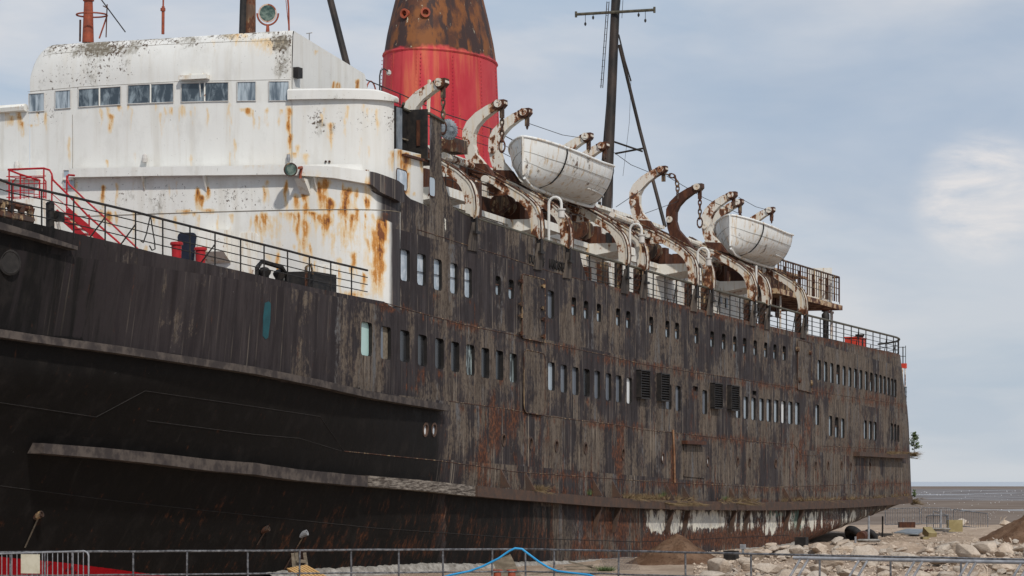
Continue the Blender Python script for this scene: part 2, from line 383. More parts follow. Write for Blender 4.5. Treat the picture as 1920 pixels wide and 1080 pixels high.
def mk():
    k = Mat('hull_paint', 0.7, 0.13); c, b, s2 = hull_colour(k, True); k.col(c); k.rough(k.step(b, 0.3, 0.8, 0.6, 0.9))
    k.bump(k.mth('ADD', k.mth('MULTIPLY', b, 0.6), k.mth('MULTIPLY', k.noise((1, 1, 0.6), 0.9, 3, 0.5), 2.0)), 0.45, 0.06); MATS['hull'] = k.m
    k = Mat('front_paint', 0.6, 0.35); cw, f = white_colour(k); ch, b, s2 = hull_colour(k)
    d = k.step(k.mth('ADD', k.attr('dark'), k.mth('MULTIPLY', k.mth('SUBTRACT', s2, 0.5), 0.5)), 0.3, 0.75)
    k.col(k.mix(d, cw, ch)); k.bump(k.mth('ADD', f, k.mth('MULTIPLY', k.noise((1, 1, 1), 0.8, 3, 0.5), 1.5)), 0.25, 0.03); MATS['white'] = k.m
    # rusty white metal (davits, fittings)
    def rusty(name, base, amt, r1=(0.05, 0.018, 0.010), r2=(0.24, 0.085, 0.028)):
        k = Mat(name, 0.68, 0.3); k.coord(True)
        a = k.noise((1, 1, 0.8), 1.5, 9, 0.7); b = k.noise((1, 1, 0.35), 5.0, 7, 0.65, off=(3, 3, 3))
        st = k.noise((6, 6, 0.5), 1.0, 5, 0.6, off=(2, 2, 2))
        m = k.mth('ADD', k.mth('MULTIPLY', a, 0.75), k.mth('MULTIPLY', b, 0.3))
        c = k.mix(k.step(k.mth('ADD', st, k.mth('MULTIPLY', m, 0.4)), 0.68 - amt * 0.4, 0.95), base, (0.52, 0.36, 0.19))
        c = k.mix(k.step(m, 0.555 - amt, 0.585 - amt), c, r2)
        c = k.mix(k.step(m, 0.580 - amt, 0.615 - amt), c, k.mix(k.step(b, 0.4, 0.7), r1, (0.11, 0.04, 0.018)))
        k.col(c); k.bump(b, 0.3, 0.02); MATS[name] = k.m
    rusty('davit_paint', (0.62, 0.585, 0.52), 0.012, (0.06, 0.024, 0.013), (0.26, 0.10, 0.035))
    rusty('davit_worn', (0.60, 0.56, 0.49), 0.03, (0.06, 0.024, 0.013), (0.26, 0.10, 0.035))
    rusty('mast_rusty', (0.10, 0.06, 0.04), 0.08, (0.03, 0.016, 0.012), (0.15, 0.055, 0.025))
    rusty('searchlight_paint', (0.55, 0.42, 0.36), 0.03, (0.25,0.07,0.035), (0.36,0.11,0.06))
    rusty('rusted_metal', (0.42, 0.34, 0.26), 0.2)
    rusty('rust_brown', (0.20, 0.09, 0.05), 0.3)
    rusty('rusted_heavy', (0.46, 0.34, 0.22), 0.06, (0.06, 0.025, 0.015), (0.24, 0.095, 0.035))
    rusty('house_paint', (0.76, 0.74, 0.68), -0.055)
    rusty('dark_rust', (0.055, 0.036, 0.028), 0.05, (0.022, 0.012, 0.010), (0.075, 0.031, 0.018))
    rusty('boat_paint', (0.72, 0.725, 0.705), -0.045, (0.19, 0.185, 0.175), (0.40, 0.385, 0.35))
    def plain(name, c1, c2, scale=3.0, rough=0.6, spec=0.3, sc=(1, 1, 1), bump=0.2, lo=0.35, hi=0.7, rnd=True, metal=0.0):
        k = Mat(name, rough, spec, metal); k.coord(rnd); a = k.noise(sc, scale, 7, 0.62); k.col(k.mix(k.step(a, lo, hi), c1, c2)); k.bump(a, bump, 0.03); MATS[name] = k.m; return k
    plain('black_paint', (0.012, 0.011, 0.011), (0.032, 0.026, 0.022), 4)
    plain('rail_green', (0.055, 0.05, 0.035), (0.11, 0.095, 0.065), 5)
    plain('mast_paint', (0.011, 0.010, 0.009), (0.048, 0.032, 0.024), 1.5, sc=(1, 1, 0.4))
    plain('red_paint', (0.42, 0.016, 0.022), (0.30, 0.012, 0.016), 4, 0.5)
    plain('red_lead', (0.34, 0.075, 0.035), (0.20, 0.05, 0.028), 4, 0.6)
    plain('boot_red', (0.34, 0.004, 0.010), (0.24, 0.004, 0.008), 1.5, 0.6, sc=(1, 1, 0.3))
    plain('strake_paint', (0.040, 0.032, 0.030), (0.092, 0.074, 0.063), 3.0, 0.85, sc=(0.8, 0.8, 0.6), lo=0.42, hi=0.62)
    plain('strake_rust', (0.06, 0.042, 0.034), (0.10, 0.055, 0.036), 2.6, 0.8)
    plain('rotten_timber', (0.05, 0.038, 0.030), (0.30, 0.26, 0.22), 5, 0.9, sc=(0.5, 0.5, 3.5), bump=0.8)
    plain('old_board', (0.13, 0.105, 0.075), (0.24, 0.20, 0.15), 3, 0.85, sc=(3, 0.5, 3))
    plain('pallet_wood', (0.50, 0.29, 0.11), (0.60, 0.38, 0.16), 3, 0.75)
    plain('rust_orange', (0.30, 0.165, 0.09), (0.15, 0.07, 0.036), 3, 0.8)
    plain('seam_dark', (0.017, 0.015, 0.014), (0.030, 0.026, 0.024), 4, 0.8)
    plain('hose_blue', (0.02, 0.25, 0.52), (0.035, 0.30, 0.58), 3, 0.4)
    plain('galvanised', (0.20, 0.205, 0.22), (0.34, 0.345, 0.36), 6, 0.5, 0.5)
    plain('fence_steel', (0.045, 0.045, 0.05), (0.19, 0.19, 0.20), 9, 0.55, 0.5)
    plain('rubber', (0.012, 0.012, 0.013), (0.028, 0.027, 0.027), 3, 0.8)
    plain('concrete', (0.19, 0.175, 0.155), (0.36, 0.34, 0.31), 3.5, 0.9, bump=0.8)
    plain('yellow_block', (0.25, 0.20, 0.095), (0.33, 0.27, 0.14), 3, 0.85)
    plain('sheet_metal', (0.13, 0.15, 0.17), (0.26, 0.28, 0.30), 1.2, 0.5)
    plain('notice', (0.62, 0.58, 0.46), (0.52, 0.48, 0.36), 4, 0.8)
    plain('red_orange', (0.62, 0.055, 0.03), (0.50, 0.05, 0.03), 2, 0.6)
    plain('teal_patch', (0.010, 0.058, 0.070), (0.012, 0.085, 0.10), 3, 0.6)
    plain('dry_grass', (0.13, 0.085, 0.045), (0.23, 0.17, 0.09), 8, 0.9)
    plain('green_leaf', (0.065, 0.10, 0.032), (0.12, 0.155, 0.06), 8, 0.8)
    plain('twig', (0.07, 0.05, 0.035), (0.10, 0.075, 0.05), 8, 0.9)
    plain('navy_door', (0.010, 0.014, 0.028), (0.018, 0.022, 0.04), 2, 0.5)
    plain('reveal', (0.010, 0.009, 0.009), (0.020, 0.017, 0.015), 5, 0.8)
    plain('gull_white', (0.7, 0.7, 0.7), (0.6, 0.6, 0.6), 2, 0.8)
    plain('canvas', (0.30, 0.30, 0.28), (0.40, 0.39, 0.36), 2, 0.9)
    plain('rope', (0.010, 0.010, 0.010), (0.02, 0.02, 0.02), 2, 0.9)
    plain('grey_box', (0.58, 0.56, 0.53), (0.46, 0.43, 0.40), 1.2, 0.7)
    # rocks
    k = Mat('limestone', 0.92, 0.2); k.coord(True)
    a = k.noise((1, 1, 1), 1.6, 8, 0.62); b = k.noise((1, 1, 1), 7.0, 8, 0.7, off=(4, 4, 4)); oi = k.n('ShaderNodeObjectInfo')
    c = k.mix(k.step(a, 0.35, 0.68), (0.47, 0.37, 0.28), (0.63, 0.52, 0.415)); c = k.mix(k.step(oi.outputs['Random'], 0.0, 1.0, 0.0, 0.5), c, (0.47, 0.435, 0.385))
    c = k.mix(k.mth('MULTIPLY', k.step(b, 0.5, 0.72), 0.7), c, (0.30, 0.225, 0.17)); k.col(c); k.bump(k.mth('ADD', b, a), 0.9, 0.08); MATS['limestone'] = k.m
    k = Mat('soil', 0.95, 0.1); a = k.noise((1, 1, 1), 1.2, 9, 0.7); b = k.noise((1, 1, 1), 6, 8, 0.75, off=(2, 2, 2))
    c = k.mix(k.step(a, 0.38, 0.66), (0.135, 0.075, 0.045), (0.225, 0.14, 0.09)); c = k.mix(k.step(b, 0.52, 0.68), c, (0.075, 0.043, 0.028)); k.col(c); k.bump(k.mth('ADD', a, b), 1.0, 0.12); MATS['soil'] = k.m
    k = Mat('sandy_ground', 0.95, 0.1); a = k.noise((1, 1, 1), 0.35, 9, 0.68); b = k.noise((1, 1, 1), 3.5, 9, 0.75, off=(5, 1, 2))
    c = k.mix(k.step(a, 0.36, 0.66), (0.35, 0.26, 0.19), (0.52, 0.405, 0.31)); c = k.mix(k.mth('MULTIPLY', k.step(b, 0.48, 0.68), 0.7), c, (0.24, 0.17, 0.12)); k.col(c); k.bump(k.mth('ADD', a, b), 1.0, 0.15); MATS['sand'] = k.m
    # mud flats: bands that lie along the shore
    k = Mat('mud', 0.9, 0.06); x, y, z = k.xyz()
    F = k.mth('ADD', k.mth('MULTIPLY', x, CT), k.mth('MULTIPLY', y, ST)); wob = k.mth('MULTIPLY', k.mth('SUBTRACT', k.noise((1, 1, 1), 0.006, 6, 0.6), 0.5), 500)
    F2 = k.mth('ADD', F, wob)
    rip = k.noise((1, 1, 1), 0.02, 9, 0.7)
    br = k.mix(k.step(rip, 0.35, 0.65), (0.135, 0.100, 0.078), (0.20, 0.158, 0.128)); wet = k.mix(k.step(rip, 0.40, 0.66), (0.12, 0.105, 0.10), (0.235, 0.218, 0.215))
    w = k.mth('MULTIPLY', k.step(F2, 1150, 1350), k.step(F2, 3900, 2800)); k.col(k.mix(w, br, wet)); k.rough(k.step(w, 0, 1, 0.95, 0.8)); MATS['mud'] = k.m
    k = Mat('sea', 0.5, 0.15); a = k.noise((0.002, 0.0006, 1), 1.0, 6, 0.6); k.col(k.mix(a, (0.36, 0.39, 0.43), (0.42, 0.45, 0.49))); MATS['sea'] = k.m
    k = Mat('tide_pool', 0.15, 0.5); k.col((0.42, 0.42, 0.43)); MATS['pool'] = k.m
    # glass
    def glass(name, c1, c2, rough=0.18, sc=(5, 5, 0.4), lo=0.4, hi=0.65, spec=0.5):
        k = Mat(name, rough, spec); k.coord(True); a = k.noise(sc, 1.0, 6, 0.65, 0.4); k.col(k.mix(k.step(a, lo, hi), c1, c2)); MATS[name] = k.m
    glass('grey_blue_glass', (0.12, 0.135, 0.16), (0.17, 0.19, 0.215), 0.35)  # sky seen through the panes, put into their grey-blue base colour
    glass('pale_glass', (0.34, 0.40, 0.46), (0.62, 0.66, 0.70), 0.3, (3, 3, 1.6))
    glass('dark_glass', (0.012, 0.013, 0.014), (0.035, 0.035, 0.036), 0.25)
    glass('mint_glass', (0.40, 0.58, 0.54), (0.46, 0.62, 0.58), 0.4)
    glass('sky_glass', (0.34, 0.40, 0.45), (0.42, 0.48, 0.53), 0.3)  # brightness of the sky in the panes is painted as base colour
    glass('white_glass', (0.75, 0.76, 0.76), (0.7, 0.7, 0.7), 0.4)
    glass('flaked_glass', (0.03, 0.035, 0.035), (0.42, 0.50, 0.50), 0.4, (7, 7, 1.2), 0.48, 0.62)
    glass('bridge_glass', (0.10, 0.13, 0.16), (0.44, 0.50, 0.54), 0.3, (6, 6, 0.8), 0.36, 0.66)
    glass('clear_bridge_glass', (0.045, 0.062, 0.078), (0.27, 0.32, 0.35), 0.2, (4, 4, 1.6), 0.42, 0.70)
    glass('lamp_glass', (0.025, 0.055, 0.045), (0.16, 0.21, 0.17), 0.1, (5, 5, 5))
    # funnel
    k = Mat('funnel_paint', 0.7, 0.2); x, y, z = k.xyz()
    st = k.noise((1.7, 1.7, 0.12), 1.0, 6, 0.6); bl = k.noise((1, 1, 0.8), 1.1, 8, 0.65, off=(2, 7, 2)); big = k.noise((0.5, 0.5, 0.3), 1.0, 4, 0.6, off=(9, 1, 1))
    red = k.mix(k.step(big, 0.35, 0.68), (0.41, 0.028, 0.042), (0.50, 0.060, 0.066)); red = k.mix(k.mth('MULTIPLY', k.step(st, 0.50, 0.66), 0.6), red, (0.56, 0.16, 0.075)); red = k.mix(k.mth('MULTIPLY', k.step(k.noise((2.6, 2.6, 0.1), 1.0, 5, 0.6, off=(4, 4, 4)), 0.54, 0.68), 0.55), red, (0.30, 0.014, 0.022)); red = k.mix(k.step(bl, 0.66, 0.72), red, (0.20, 0.02, 0.022))
    ru = k.mix(k.step(bl, 0.40, 0.60), (0.080, 0.036, 0.025), (0.20, 0.076, 0.027)); ru = k.mix(k.step(k.noise((1.6, 1.6, 0.35), 1.0, 8, 0.62, off=(3, 3, 9)), 0.49, 0.56), ru, (0.050, 0.030, 0.027))
    ru = k.mix(k.step(k.noise((2.5, 2.5, 0.8), 2.0, 7, 0.72, off=(1, 4, 9)), 0.64, 0.67), ru, (0.50, 0.45, 0.33))
    zz = k.mth('ADD', z, k.mth('MULTIPLY', k.mth('SUBTRACT', k.noise((1, 1, 1), 1.6, 5, 0.6), 0.5), 0.8))
    k.col(k.mix(k.step(zz, 21.35, 21.55), red, ru)); k.bump(bl, 0.2, 0.03); MATS['funnel'] = k.m
mk()
M = MATS

def paint(o, **lists):
    """real stains, wear and paint fields as point attributes, laid out where the photo shows them"""
    me = o.data; n = len(me.vertices); co = np.empty(n * 3); me.vertices.foreach_get('co', co); co = co.reshape(-1, 3)
    u, v = proj(co)
    for name, fn in lists.items():
        a = me.attributes.new(name, 'FLOAT', 'POINT'); a.data.foreach_set('value', np.clip(fn(u, v, co), 0, 1.5).astype(np.float32))
def blobs(lst):
    def fn(u, v, co):
        r = np.zeros(len(u))
        for x, y, rx, ry, a in lst: r = np.maximum(r, a * np.exp(-(((u - x) / rx) ** 2 + ((v - y) / ry) ** 2)))
        return r
    return fn
def streaks(lst):
    def fn(u, v, co):
        r = np.zeros(len(u))
        for x, y0, y1, w, a in lst:
            h = np.clip((v - y0) / max(1.0, 0.12 * (y1 - y0)), 0, 1) * np.clip((y1 - v) / (0.75 * (y1 - y0)), 0, 1) ** 0.7
            ww = w * (1.0 + 0.25 * np.sin(v * 0.21 + x))
            r = np.maximum(r, a * h * np.exp(-((u - x + 1.5 * np.sin(v * 0.13 + x * 0.7)) / ww) ** 2))
        return r
    return fn
# ------------------------------------------------------------------ the ship
SHIP = thing('passenger_ship', (115, 8.75, 0), 'derelict black and white passenger ship with rust streaks, red funnel and rusty boat davits', 'ship')
def rrect(cx, cz, w, h, r, slope=0.0, n=3):
    pts = []
    for sx, sz, a0 in ((1, 1, 0), (-1, 1, 90), (-1, -1, 180), (1, -1, 270)):
        for k in range(n + 1):
            a = math.radians(a0 + 90 * k / n); x = sx * (w / 2 - r) + r * math.cos(a); z = sz * (h / 2 - r) + r * math.sin(a)
            pts.append((cx + x, cz + z + slope * x))
    return pts
def ellp(cx, cz, rx, rz, n=14): return [(cx + rx * math.cos(2 * math.pi * k / n), cz + rz * math.sin(2 * math.pi * k / n)) for k in range(n)]
# openings in the side: (px, py, width px, height px, glazing)
WIN = [(760, 497.5, 17.5, 59, 'pale'), (790.5, 505.5, 16.5, 59, 'pale'), (821, 515, 15, 58, 'pale'), (851, 522, 14, 57, 'pale'), (878, 530, 14, 56, 'pale'),
 (687.5, 635.5, 19.5, 63, 'mint'), (723.5, 643, 19, 61, 'half'), (759, 649, 18, 59, 'dark'), (792, 657, 17, 58, 'dark'), (824, 663, 16.5, 57, 'dark'), (853.5, 669, 15.5, 56, 'dark'),
 (882, 675, 15.5, 57, 'flaked'), (910, 680.5, 15, 56, 'dark'), (936.5, 685, 14.5, 55, 'dark'), (962.5, 690, 13.5, 54, 'flaked'),
 (1034, 705.5, 12.5, 53, 'sky'), (1057, 710, 12, 52, 'grey_blue'), (1079, 714.5, 12, 52, 'grey_blue'), (1100, 717.5, 11.5, 51, 'dark'), (1120, 721.5, 11, 52, 'grey_blue'), (1141, 725.5, 10.5, 51, 'grey_blue'),
 (1160, 729, 10.5, 50, 'grey_blue'), (1180, 732.5, 10, 49, 'white'), (1254, 744, 10, 47, 'grey_blue'), (1271.5, 747, 9.5, 47, 'grey_blue'), (1321.5, 754, 9, 45, 'grey_blue'),
 (934, 535.5, 9.5, 36, 'split'), (958.5, 542.5, 10, 36, 'split'), (1033, 571, 12, 52, 'grey_blue')]
for x, y in ((1384, 762.5), (1398.5, 764.5), (1413, 766.5), (1428, 768), (1441.5, 769.5), (1455.5, 771), (1469, 772.5), (1482, 774), (1495, 775.5)):
    WIN.append((x, y, 8.2, 42, 'white' if x == 1469 else 'sky'))
WIN += [(1532.5, 778, 6.8, 38, 'sky'), (1557.3, 798.5, 6.3, 38, 'sky'), (1569, 801.2, 6.3, 38, 'split'), (1580.3, 803, 6.2, 37, 'sky'),
 (1622.5, 805.5, 5.6, 35, 'sky'), (1631.9, 807, 5.5, 35, 'sky'), (1641, 808.5, 5.2, 35, 'sky'), (1672.3, 810, 4.2, 33, 'sky'), (1678.5, 811.5, 4, 33, 'sky'), (1684, 813, 3.7, 32, 'sky')]
for i, (x, y) in enumerate(((1536, 694), (1548, 697), (1559.7, 699.6), (1571.5, 702), (1582.8, 704.7), (1593.8, 707.2), (1604, 709.5), (1614, 711.8), (1624.3, 714), (1633.8, 716.2), (1642.6, 718.3), (1651, 720.3), (1658.6, 722.5), (1666, 724.6), (1672.7, 726.6), (1678.6, 728.4))):
    WIN.append((x, y, 6.3 - 0.14 * i, 38 - 0.3 * i, 'split' if i in (3, 9) else 'sky'))
for x, y in ((1076, 574.5), (1099, 581), (1123, 586.5), (1159, 594.5), (1178, 599.5), (1221, 609.5), (1251.5, 617), (1269.5, 620.5), (1306, 629), (1335.3, 636), (1357, 640.5), (1378, 645), (1396.3, 648.2), (1416, 652.3), (1436, 656.2), (1453, 659.5), (1470.5, 662.6)):
    WIN.append((x, y, 8.6 - (x - 1076) * 0.0068, 34 - (x - 1076) * 0.0165, 'split'))
PORT = [(797.5, 806, 'white'), (813.5, 806, 'pale'), (944, 825, 'dark'), (995, 831, 'dark'), (1043, 836, 'dark'), (1097.5, 840.5, 'dark'), (1168, 850.5, 'dark'), (1242.5, 858.5, 'white'), (1304.5, 861.5, 'dark'),
 (1327, 865, 'white'), (1382.5, 865.5, 'dark'), (1405, 866.5, 'dark'), (1454, 869, 'dark'), (1494, 870.5, 'dark'), (1529, 872, 'dark'), (1552.5, 872.5, 'dark'), (1577.5, 872.5, 'dark'), (1595, 874.5, 'dark'), (1631, 874, 'dark')]
SCUT = [(1414.5, 737, 7.5, 8.5, 'dark'), (1304, 729, 9.5, 9.5, 'box')]
GL = dict(pale='pale_glass', mint='mint_glass', half='grey_blue_glass', dark='dark_glass', flaked='flaked_glass', sky='sky_glass', grey_blue='grey_blue_glass', white='white_glass', split='sky_glass', box='rust_brown')
NAMES = dict(pale='tall window with pale streaked glass', mint='tall window blanked in mint green', dark='tall window with black empty opening', flaked='tall window with flaking white paint')
def build_hull():
    top = [(-60, 395), (0, 407), (70, 420), (140, 437), (225, 457), (300, 476), (375, 491), (450, 508), (480, 515), (540, 529), (615, 545), (680, 558), (720, 565.5)]
    T = [onH(*p) for p in top]
    out = [(69, -0.6), (153.2, -0.6), (160.06, 0.0), (184, 2.1), (180, 10.6)]
    for X in np.arange(178, 113.9, -2.0): out.append((float(X), interp(EDGEZ, X)))
    for px, py in ((1103, 526), (1097, 512), (1091, 492), (1086, 471)): P = onY(px, py); out.append((P.x, P.z))
    for px, py in ((1000, 442), (930, 417), (857, 394), (850, 390), (844, 375), (838, 356), (831, 334), (828, 310), (828, 226), (805.5, 216)): P = onY(px, py); out.append((P.x, P.z))
    for px, py in ((805.5, 388), (779, 377), (770, 373), (763, 367), (756, 357), (751, 351)): P = onY(px, py); out.append((P.x, P.z))
    out += [(93.61, 8.9), (93.3, 9.0)]
    out += [(P.x, P.z) for P in reversed(T)] + [(60.5, 10.9), (58.6, 10.9), (60.0, 6.2), (62.0, 4.5)]
    holes = []
    for px, py, w, h, kd in WIN + SCUT:
        P = onH(px, py); kx, kz = plen(px); d = onH(px + 6, py + 1.2); sl = -0.028
        w_, h_ = w / kx, h / kz; holes.append((rrect(P.x, P.z, w_, h_, min(0.13, w_ * 0.3, h_ * 0.3), sl), kd, 'w'))
    for px, py, kd in PORT:
        P = onH(px, py); holes.append((ellp(P.x, P.z, 0.17, 0.19), kd, 'p'))
    def inside(P, poly):
        x, y = P[:, 0], P[:, 1]; r = np.zeros(len(P), bool); n = len(poly)
        for i in range(n):
            x1, y1 = poly[i]; x2, y2 = poly[i - 1]
            if y1 == y2: continue
            r ^= ((y1 > y) != (y2 > y)) & (x < (x2 - x1) * (y - y1) / (y2 - y1) + x1)
        return r
    gx, gz = np.meshgrid(np.arange(58.8, 184, 0.3), np.arange(-0.5, 16.5, 0.3)); G = np.stack([gx.ravel(), gz.ravel()], 1)
    G[:, 1] += 0.0; keep = inside(G, out)
    for hp, _, _ in holes:
        a = np.array(hp); mn, mx = a.min(0) - 0.03, a.max(0) + 0.03
        keep &= ~((G[:, 0] > mn[0]) & (G[:, 0] < mx[0]) & (G[:, 1] > mn[1]) & (G[:, 1] < mx[1]))
    G = G[keep]
    V = [Vector(p) for p in out]; E = [(i, (i + 1) % len(out)) for i in range(len(out))]
    for hp, _, _ in holes:
        o = len(V); V += [Vector(p) for p in hp]; E += [(o + i, o + (i + 1) % len(hp)) for i in range(len(hp))]
    V += [Vector(p) for p in G]
    v2, e2, f2, *_ = delaunay_2d_cdt(V, E, [], 0, 1e-5)
    A = np.array([tuple(v) for v in v2]); Fa = np.array([tuple(f) for f in f2]); C = A[Fa].mean(1)
    ok = inside(C, out)
    for hp, _, _ in holes:
        a = np.array(hp); mn, mx = a.min(0), a.max(0); b = (C[:, 0] > mn[0]) & (C[:, 0] < mx[0]) & (C[:, 1] > mn[1]) & (C[:, 1] < mx[1])
        idx = np.where(b)[0]
        if len(idx): ok[idx[inside(C[idx], hp)]] = False
    Fa = Fa[ok]
    mb = MB(); P3 = [(x, inset(x, z), z) for x, z in A]; mb.add(P3, [tuple(int(i) for i in f) for f in Fa])
    me = bpy.data.meshes.new('hull'); me.from_pydata(mb.v, [], mb.f)
    me.materials.append(M['hull']); me.materials.append(M['boot_red'])
    # consistent orientation, outward = -Y
    bm = bmesh.new(); bm.from_mesh(me)
    for f in bm.faces:
        f.normal_update()
        if f.normal.y > 0: f.normal_flip()
        f.smooth = True
    bmesh.ops.delete(bm, geom=[v for v in bm.verts if not v.link_faces], context='VERTS')
    bm.to_mesh(me); bm.free()
    o = bpy.data.objects.new('hull', me); COL.objects.link(o); setpar(o, SHIP)
    def wear(u, v, co): return np.interp(u, [0, 500, 800, 900, 1300, 1500, 1720], [0.02, 0.12, 0.54, 0.66, 0.62, 0.76, 0.84]) + np.interp(v, [500, 620, 760], [-0.28, -0.05, 0.0]) * (u > 850)
    def black(u, v, co):
        yl = np.interp(u, [0, 100, 300, 480, 600, 838, 845], [628, 642, 674, 702, 724, 766, 766])
        b = np.where((v > yl) & (u < 850), np.interp(u, [770, 846], [1.15, 0.25]), 0.0)
        b = np.where((v < yl), np.interp(u, [0, 250, 500, 700], [0.62, 0.42, 0.2, 0.0]), b)
        under = np.interp(u, [0, 300, 838, 1000, 1200, 1720], [0, 0, 912, 936, 952, 958])
        b = np.where((u >= 838) & (v > under), np.interp(u, [838, 1000, 1150, 1300], [1.0, 0.6, 0.25, 0.0]), b)
        return b
    rust = blobs([(960, 790, 22, 40, .8), (925, 800, 14, 60, .9), (1000, 850, 60, 60, .35), (870, 815, 25, 35, .3), (905, 860, 16, 60, .9), (1160, 860, 14, 70, .8), (1262, 870, 5, 60, 1.3), (1262, 920, 8, 14, 1.1),
        (1505, 860, 20, 60, .6), (1480, 850, 20, 70, .35), (1515, 800, 10, 40, .7), (1180, 930, 60, 14, .6), (1100, 915, 60, 10, .5), (730, 575, 25, 8, 1.2), (790, 705, 10, 18, .8), (775, 725, 14, 14, .7), (960, 500, 8, 8, .7), (1330, 790, 18, 30, .3),
        (1000, 560, 12, 30, .5), (935, 715, 12, 5, 1.0), (1030, 600, 8, 8, .6), (1640, 745, 40, 14, .6), (1655, 760, 30, 10, .5), (1690, 850, 20, 20, .5), (1600, 860, 120, 90, .28), (1150, 985, 60, 45, .8), (1250, 1015, 60, 20, 1.2), (1100, 1030, 40, 25, .8), (1130, 1050, 12, 20, 1.2), (1400, 1010, 180, 22, 1.1), (1540, 1000, 60, 40, .9), (1330, 980, 90, 20, .4),
        (650, 1020, 120, 40, .45), (780, 1025, 60, 30, .6), (950, 1030, 60, 30, .6), (560, 1045, 60, 25, .4), (110, 960, 40, 30, .3), (1060, 885, 60, 60, .3), (880, 880, 80, 20, .35), (1300, 740, 12, 10, .6), (1350, 560, 400, 40, -.0)])
    def white(u, v, co):
        w = blobs([(1232, 985, 22, 20, 1.0), (1265, 985, 12, 22, 1.0), (1330, 978, 42, 17, 1.1), (1300, 985, 10, 20, .5), (1375, 975, 8, 14, .6), (1425, 972, 10, 10, .6), (1448, 985, 12, 18, .9), (1470, 975, 8, 8, .4), (1520, 975, 12, 14, .8), (1545, 985, 6, 12, .5), (1580, 970, 8, 12, .5), (1605, 965, 5, 12, .6), (1630, 968, 5, 12, .55), (1440, 1000, 10, 10, .6), (1120, 1040, 6, 8, .5),
            (837, 420, 4, 22, .75), (808, 420, 6, 12, .4), (835, 345, 4, 20, .5), (430, 565, 12, 12, .3), (30, 575, 8, 8, .3), (115, 690, 40, 20, .22), (240, 700, 60, 16, .22), (345, 720, 30, 16, .22), (20, 845, 30, 30, .24), (210, 560, 20, 14, .2), (640, 760, 90, 14, .18), (600, 650, 60, 40, .14)])(u, v, co)
        w = np.maximum(w, np.interp(u, [1190, 1215, 1330, 1560, 1640], [0, .56, .52, .44, .40]) * np.interp(v, [948, 956, 988, 1008], [0, 1, 1, .3]))
        return w
    green = blobs([(1350, 962, 10, 6, .9), (1455, 965, 25, 14, .6), (1495, 975, 18, 20, .9), (1215, 985, 6, 30, .6), (1545, 965, 14, 8, .5), (1195, 980, 10, 30, .3), (1600, 960, 30, 12, .4), (1640, 955, 20, 10, .4), (1530, 985, 14, 14, .5)])
    SE = [[(722, 568), (880, 611), (1041, 646), (1203, 682), (1352, 705), (1489, 727), (1600, 745), (1700, 758)], [(842, 752), (953, 767), (1047, 783), (1169, 798), (1354, 821), (1490, 833), (1540, 837), (1700, 843)], [(850, 868), (960, 884), (1210, 902), (1440, 914), (1700, 905)], [(896, 905), (970, 914), (1130, 929), (1300, 937), (1600, 934), (1700, 926)], [(1110, 524), (1300, 578), (1500, 624), (1690, 662)]]
    rust0 = rust
    def rust(u, v, co):
        a = rust0(u, v, co)
        for sm in SE:
            d = v - np.interp(u, [p[0] for p in sm], [p[1] for p in sm]); a = np.maximum(a, np.where(u > sm[0][0], np.where(d < 0, np.exp(-(d / 3.0) ** 2), np.exp(-(d / 13.0) ** 2)) * .62, 0))
        for px, py, w, h, kd in WIN: a = np.maximum(a, .55 * np.exp(-((u - px) / (w * .55)) ** 2 - ((v - py - h * .56 - 5) / 8.0) ** 2))
        a = np.maximum(a, .50 * np.interp(v, [890, 970], [0, 1]) * np.interp(u, [0, 250, 600, 900, 1100, 1200], [.2, .3, .55, .62, .6, .8]) * (1 + .5 * np.sin(u * .021) * np.sin(v * .05 + u * .008)))
        return np.maximum(a, np.interp(u, [850, 900, 1300, 1700], [0, .16, .14, .2]) * np.interp(v, [690, 800], [0, 1]))
    paint(o, wear=wear, black=black, rust=rust, white=white, green=green)
    # red boot topping at the bow foot: its own faces below the painted line
    line = [(-100, 1032), (0, 1044), (120, 1055), (310, 1080), (420, 1096)]
    LP = [onH(*p) for p in line]; zl = [(q.x, q.z) for q in LP]
    def boot(u, v, co): return np.where(co[:, 0] < LP[-1].x + 2, .5 + (np.interp(co[:, 0], [a for a, b in zl], [b for a, b in zl]) - co[:, 2]) * .8, 0)
    paint(o, boot=boot)
    # window frames (the reveals) with their panes
    cnt = 0
    for hp, kd, typ in holes:
        dep = 0.13 if typ == 'w' else 0.06
        A3 = [Vector((x, inset(x, z) - 0.004, z)) for x, z in hp]; B3 = [p + Vector((0, dep, 0)) for p in A3]
        mb = MB(); n = len(A3); mb.add(A3 + B3, [(i, (i + 1) % n, n + (i + 1) % n, n + i) for i in range(n)])
        if typ == 'p':
            O3 = [Vector((x, inset(x, z) - 0.03, z)) for x, z in [((a[0] - np.mean([q[0] for q in hp])) * 1.35 + np.mean([q[0] for q in hp]), (a[1] - np.mean([q[1] for q in hp])) * 1.35 + np.mean([q[1] for q in hp])) for a in hp]]
            A4 = [p + Vector((0, -0.026, 0)) for p in A3]; O5 = [p + Vector((0, 0.05, 0)) for p in O3]
            mb.add(A4 + O3 + O5, [(i, (i + 1) % n, n + (i + 1) % n, n + i) for i in range(n)] + [(n + i, n + (i + 1) % n, 2 * n + (i + 1) % n, 2 * n + i) for i in range(n)])
            mb.add(A4 + A3, [(i, (i + 1) % n, n + (i + 1) % n, n + i) for i in range(n)])
        f = mb.obj({'p': 'porthole', 'w': 'window'}[typ], M['reveal'] if typ == 'w' else M['strake_rust'], SHIP)
        if typ == 'w' and kd in NAMES: f['label'] = NAMES[kd]
        x0, x1 = min(a[0] for a in hp), max(a[0] for a in hp); z0, z1 = min(a[1] for a in hp), max(a[1] for a in hp); y = sum(p.y for p in A3) / n + dep - 0.012
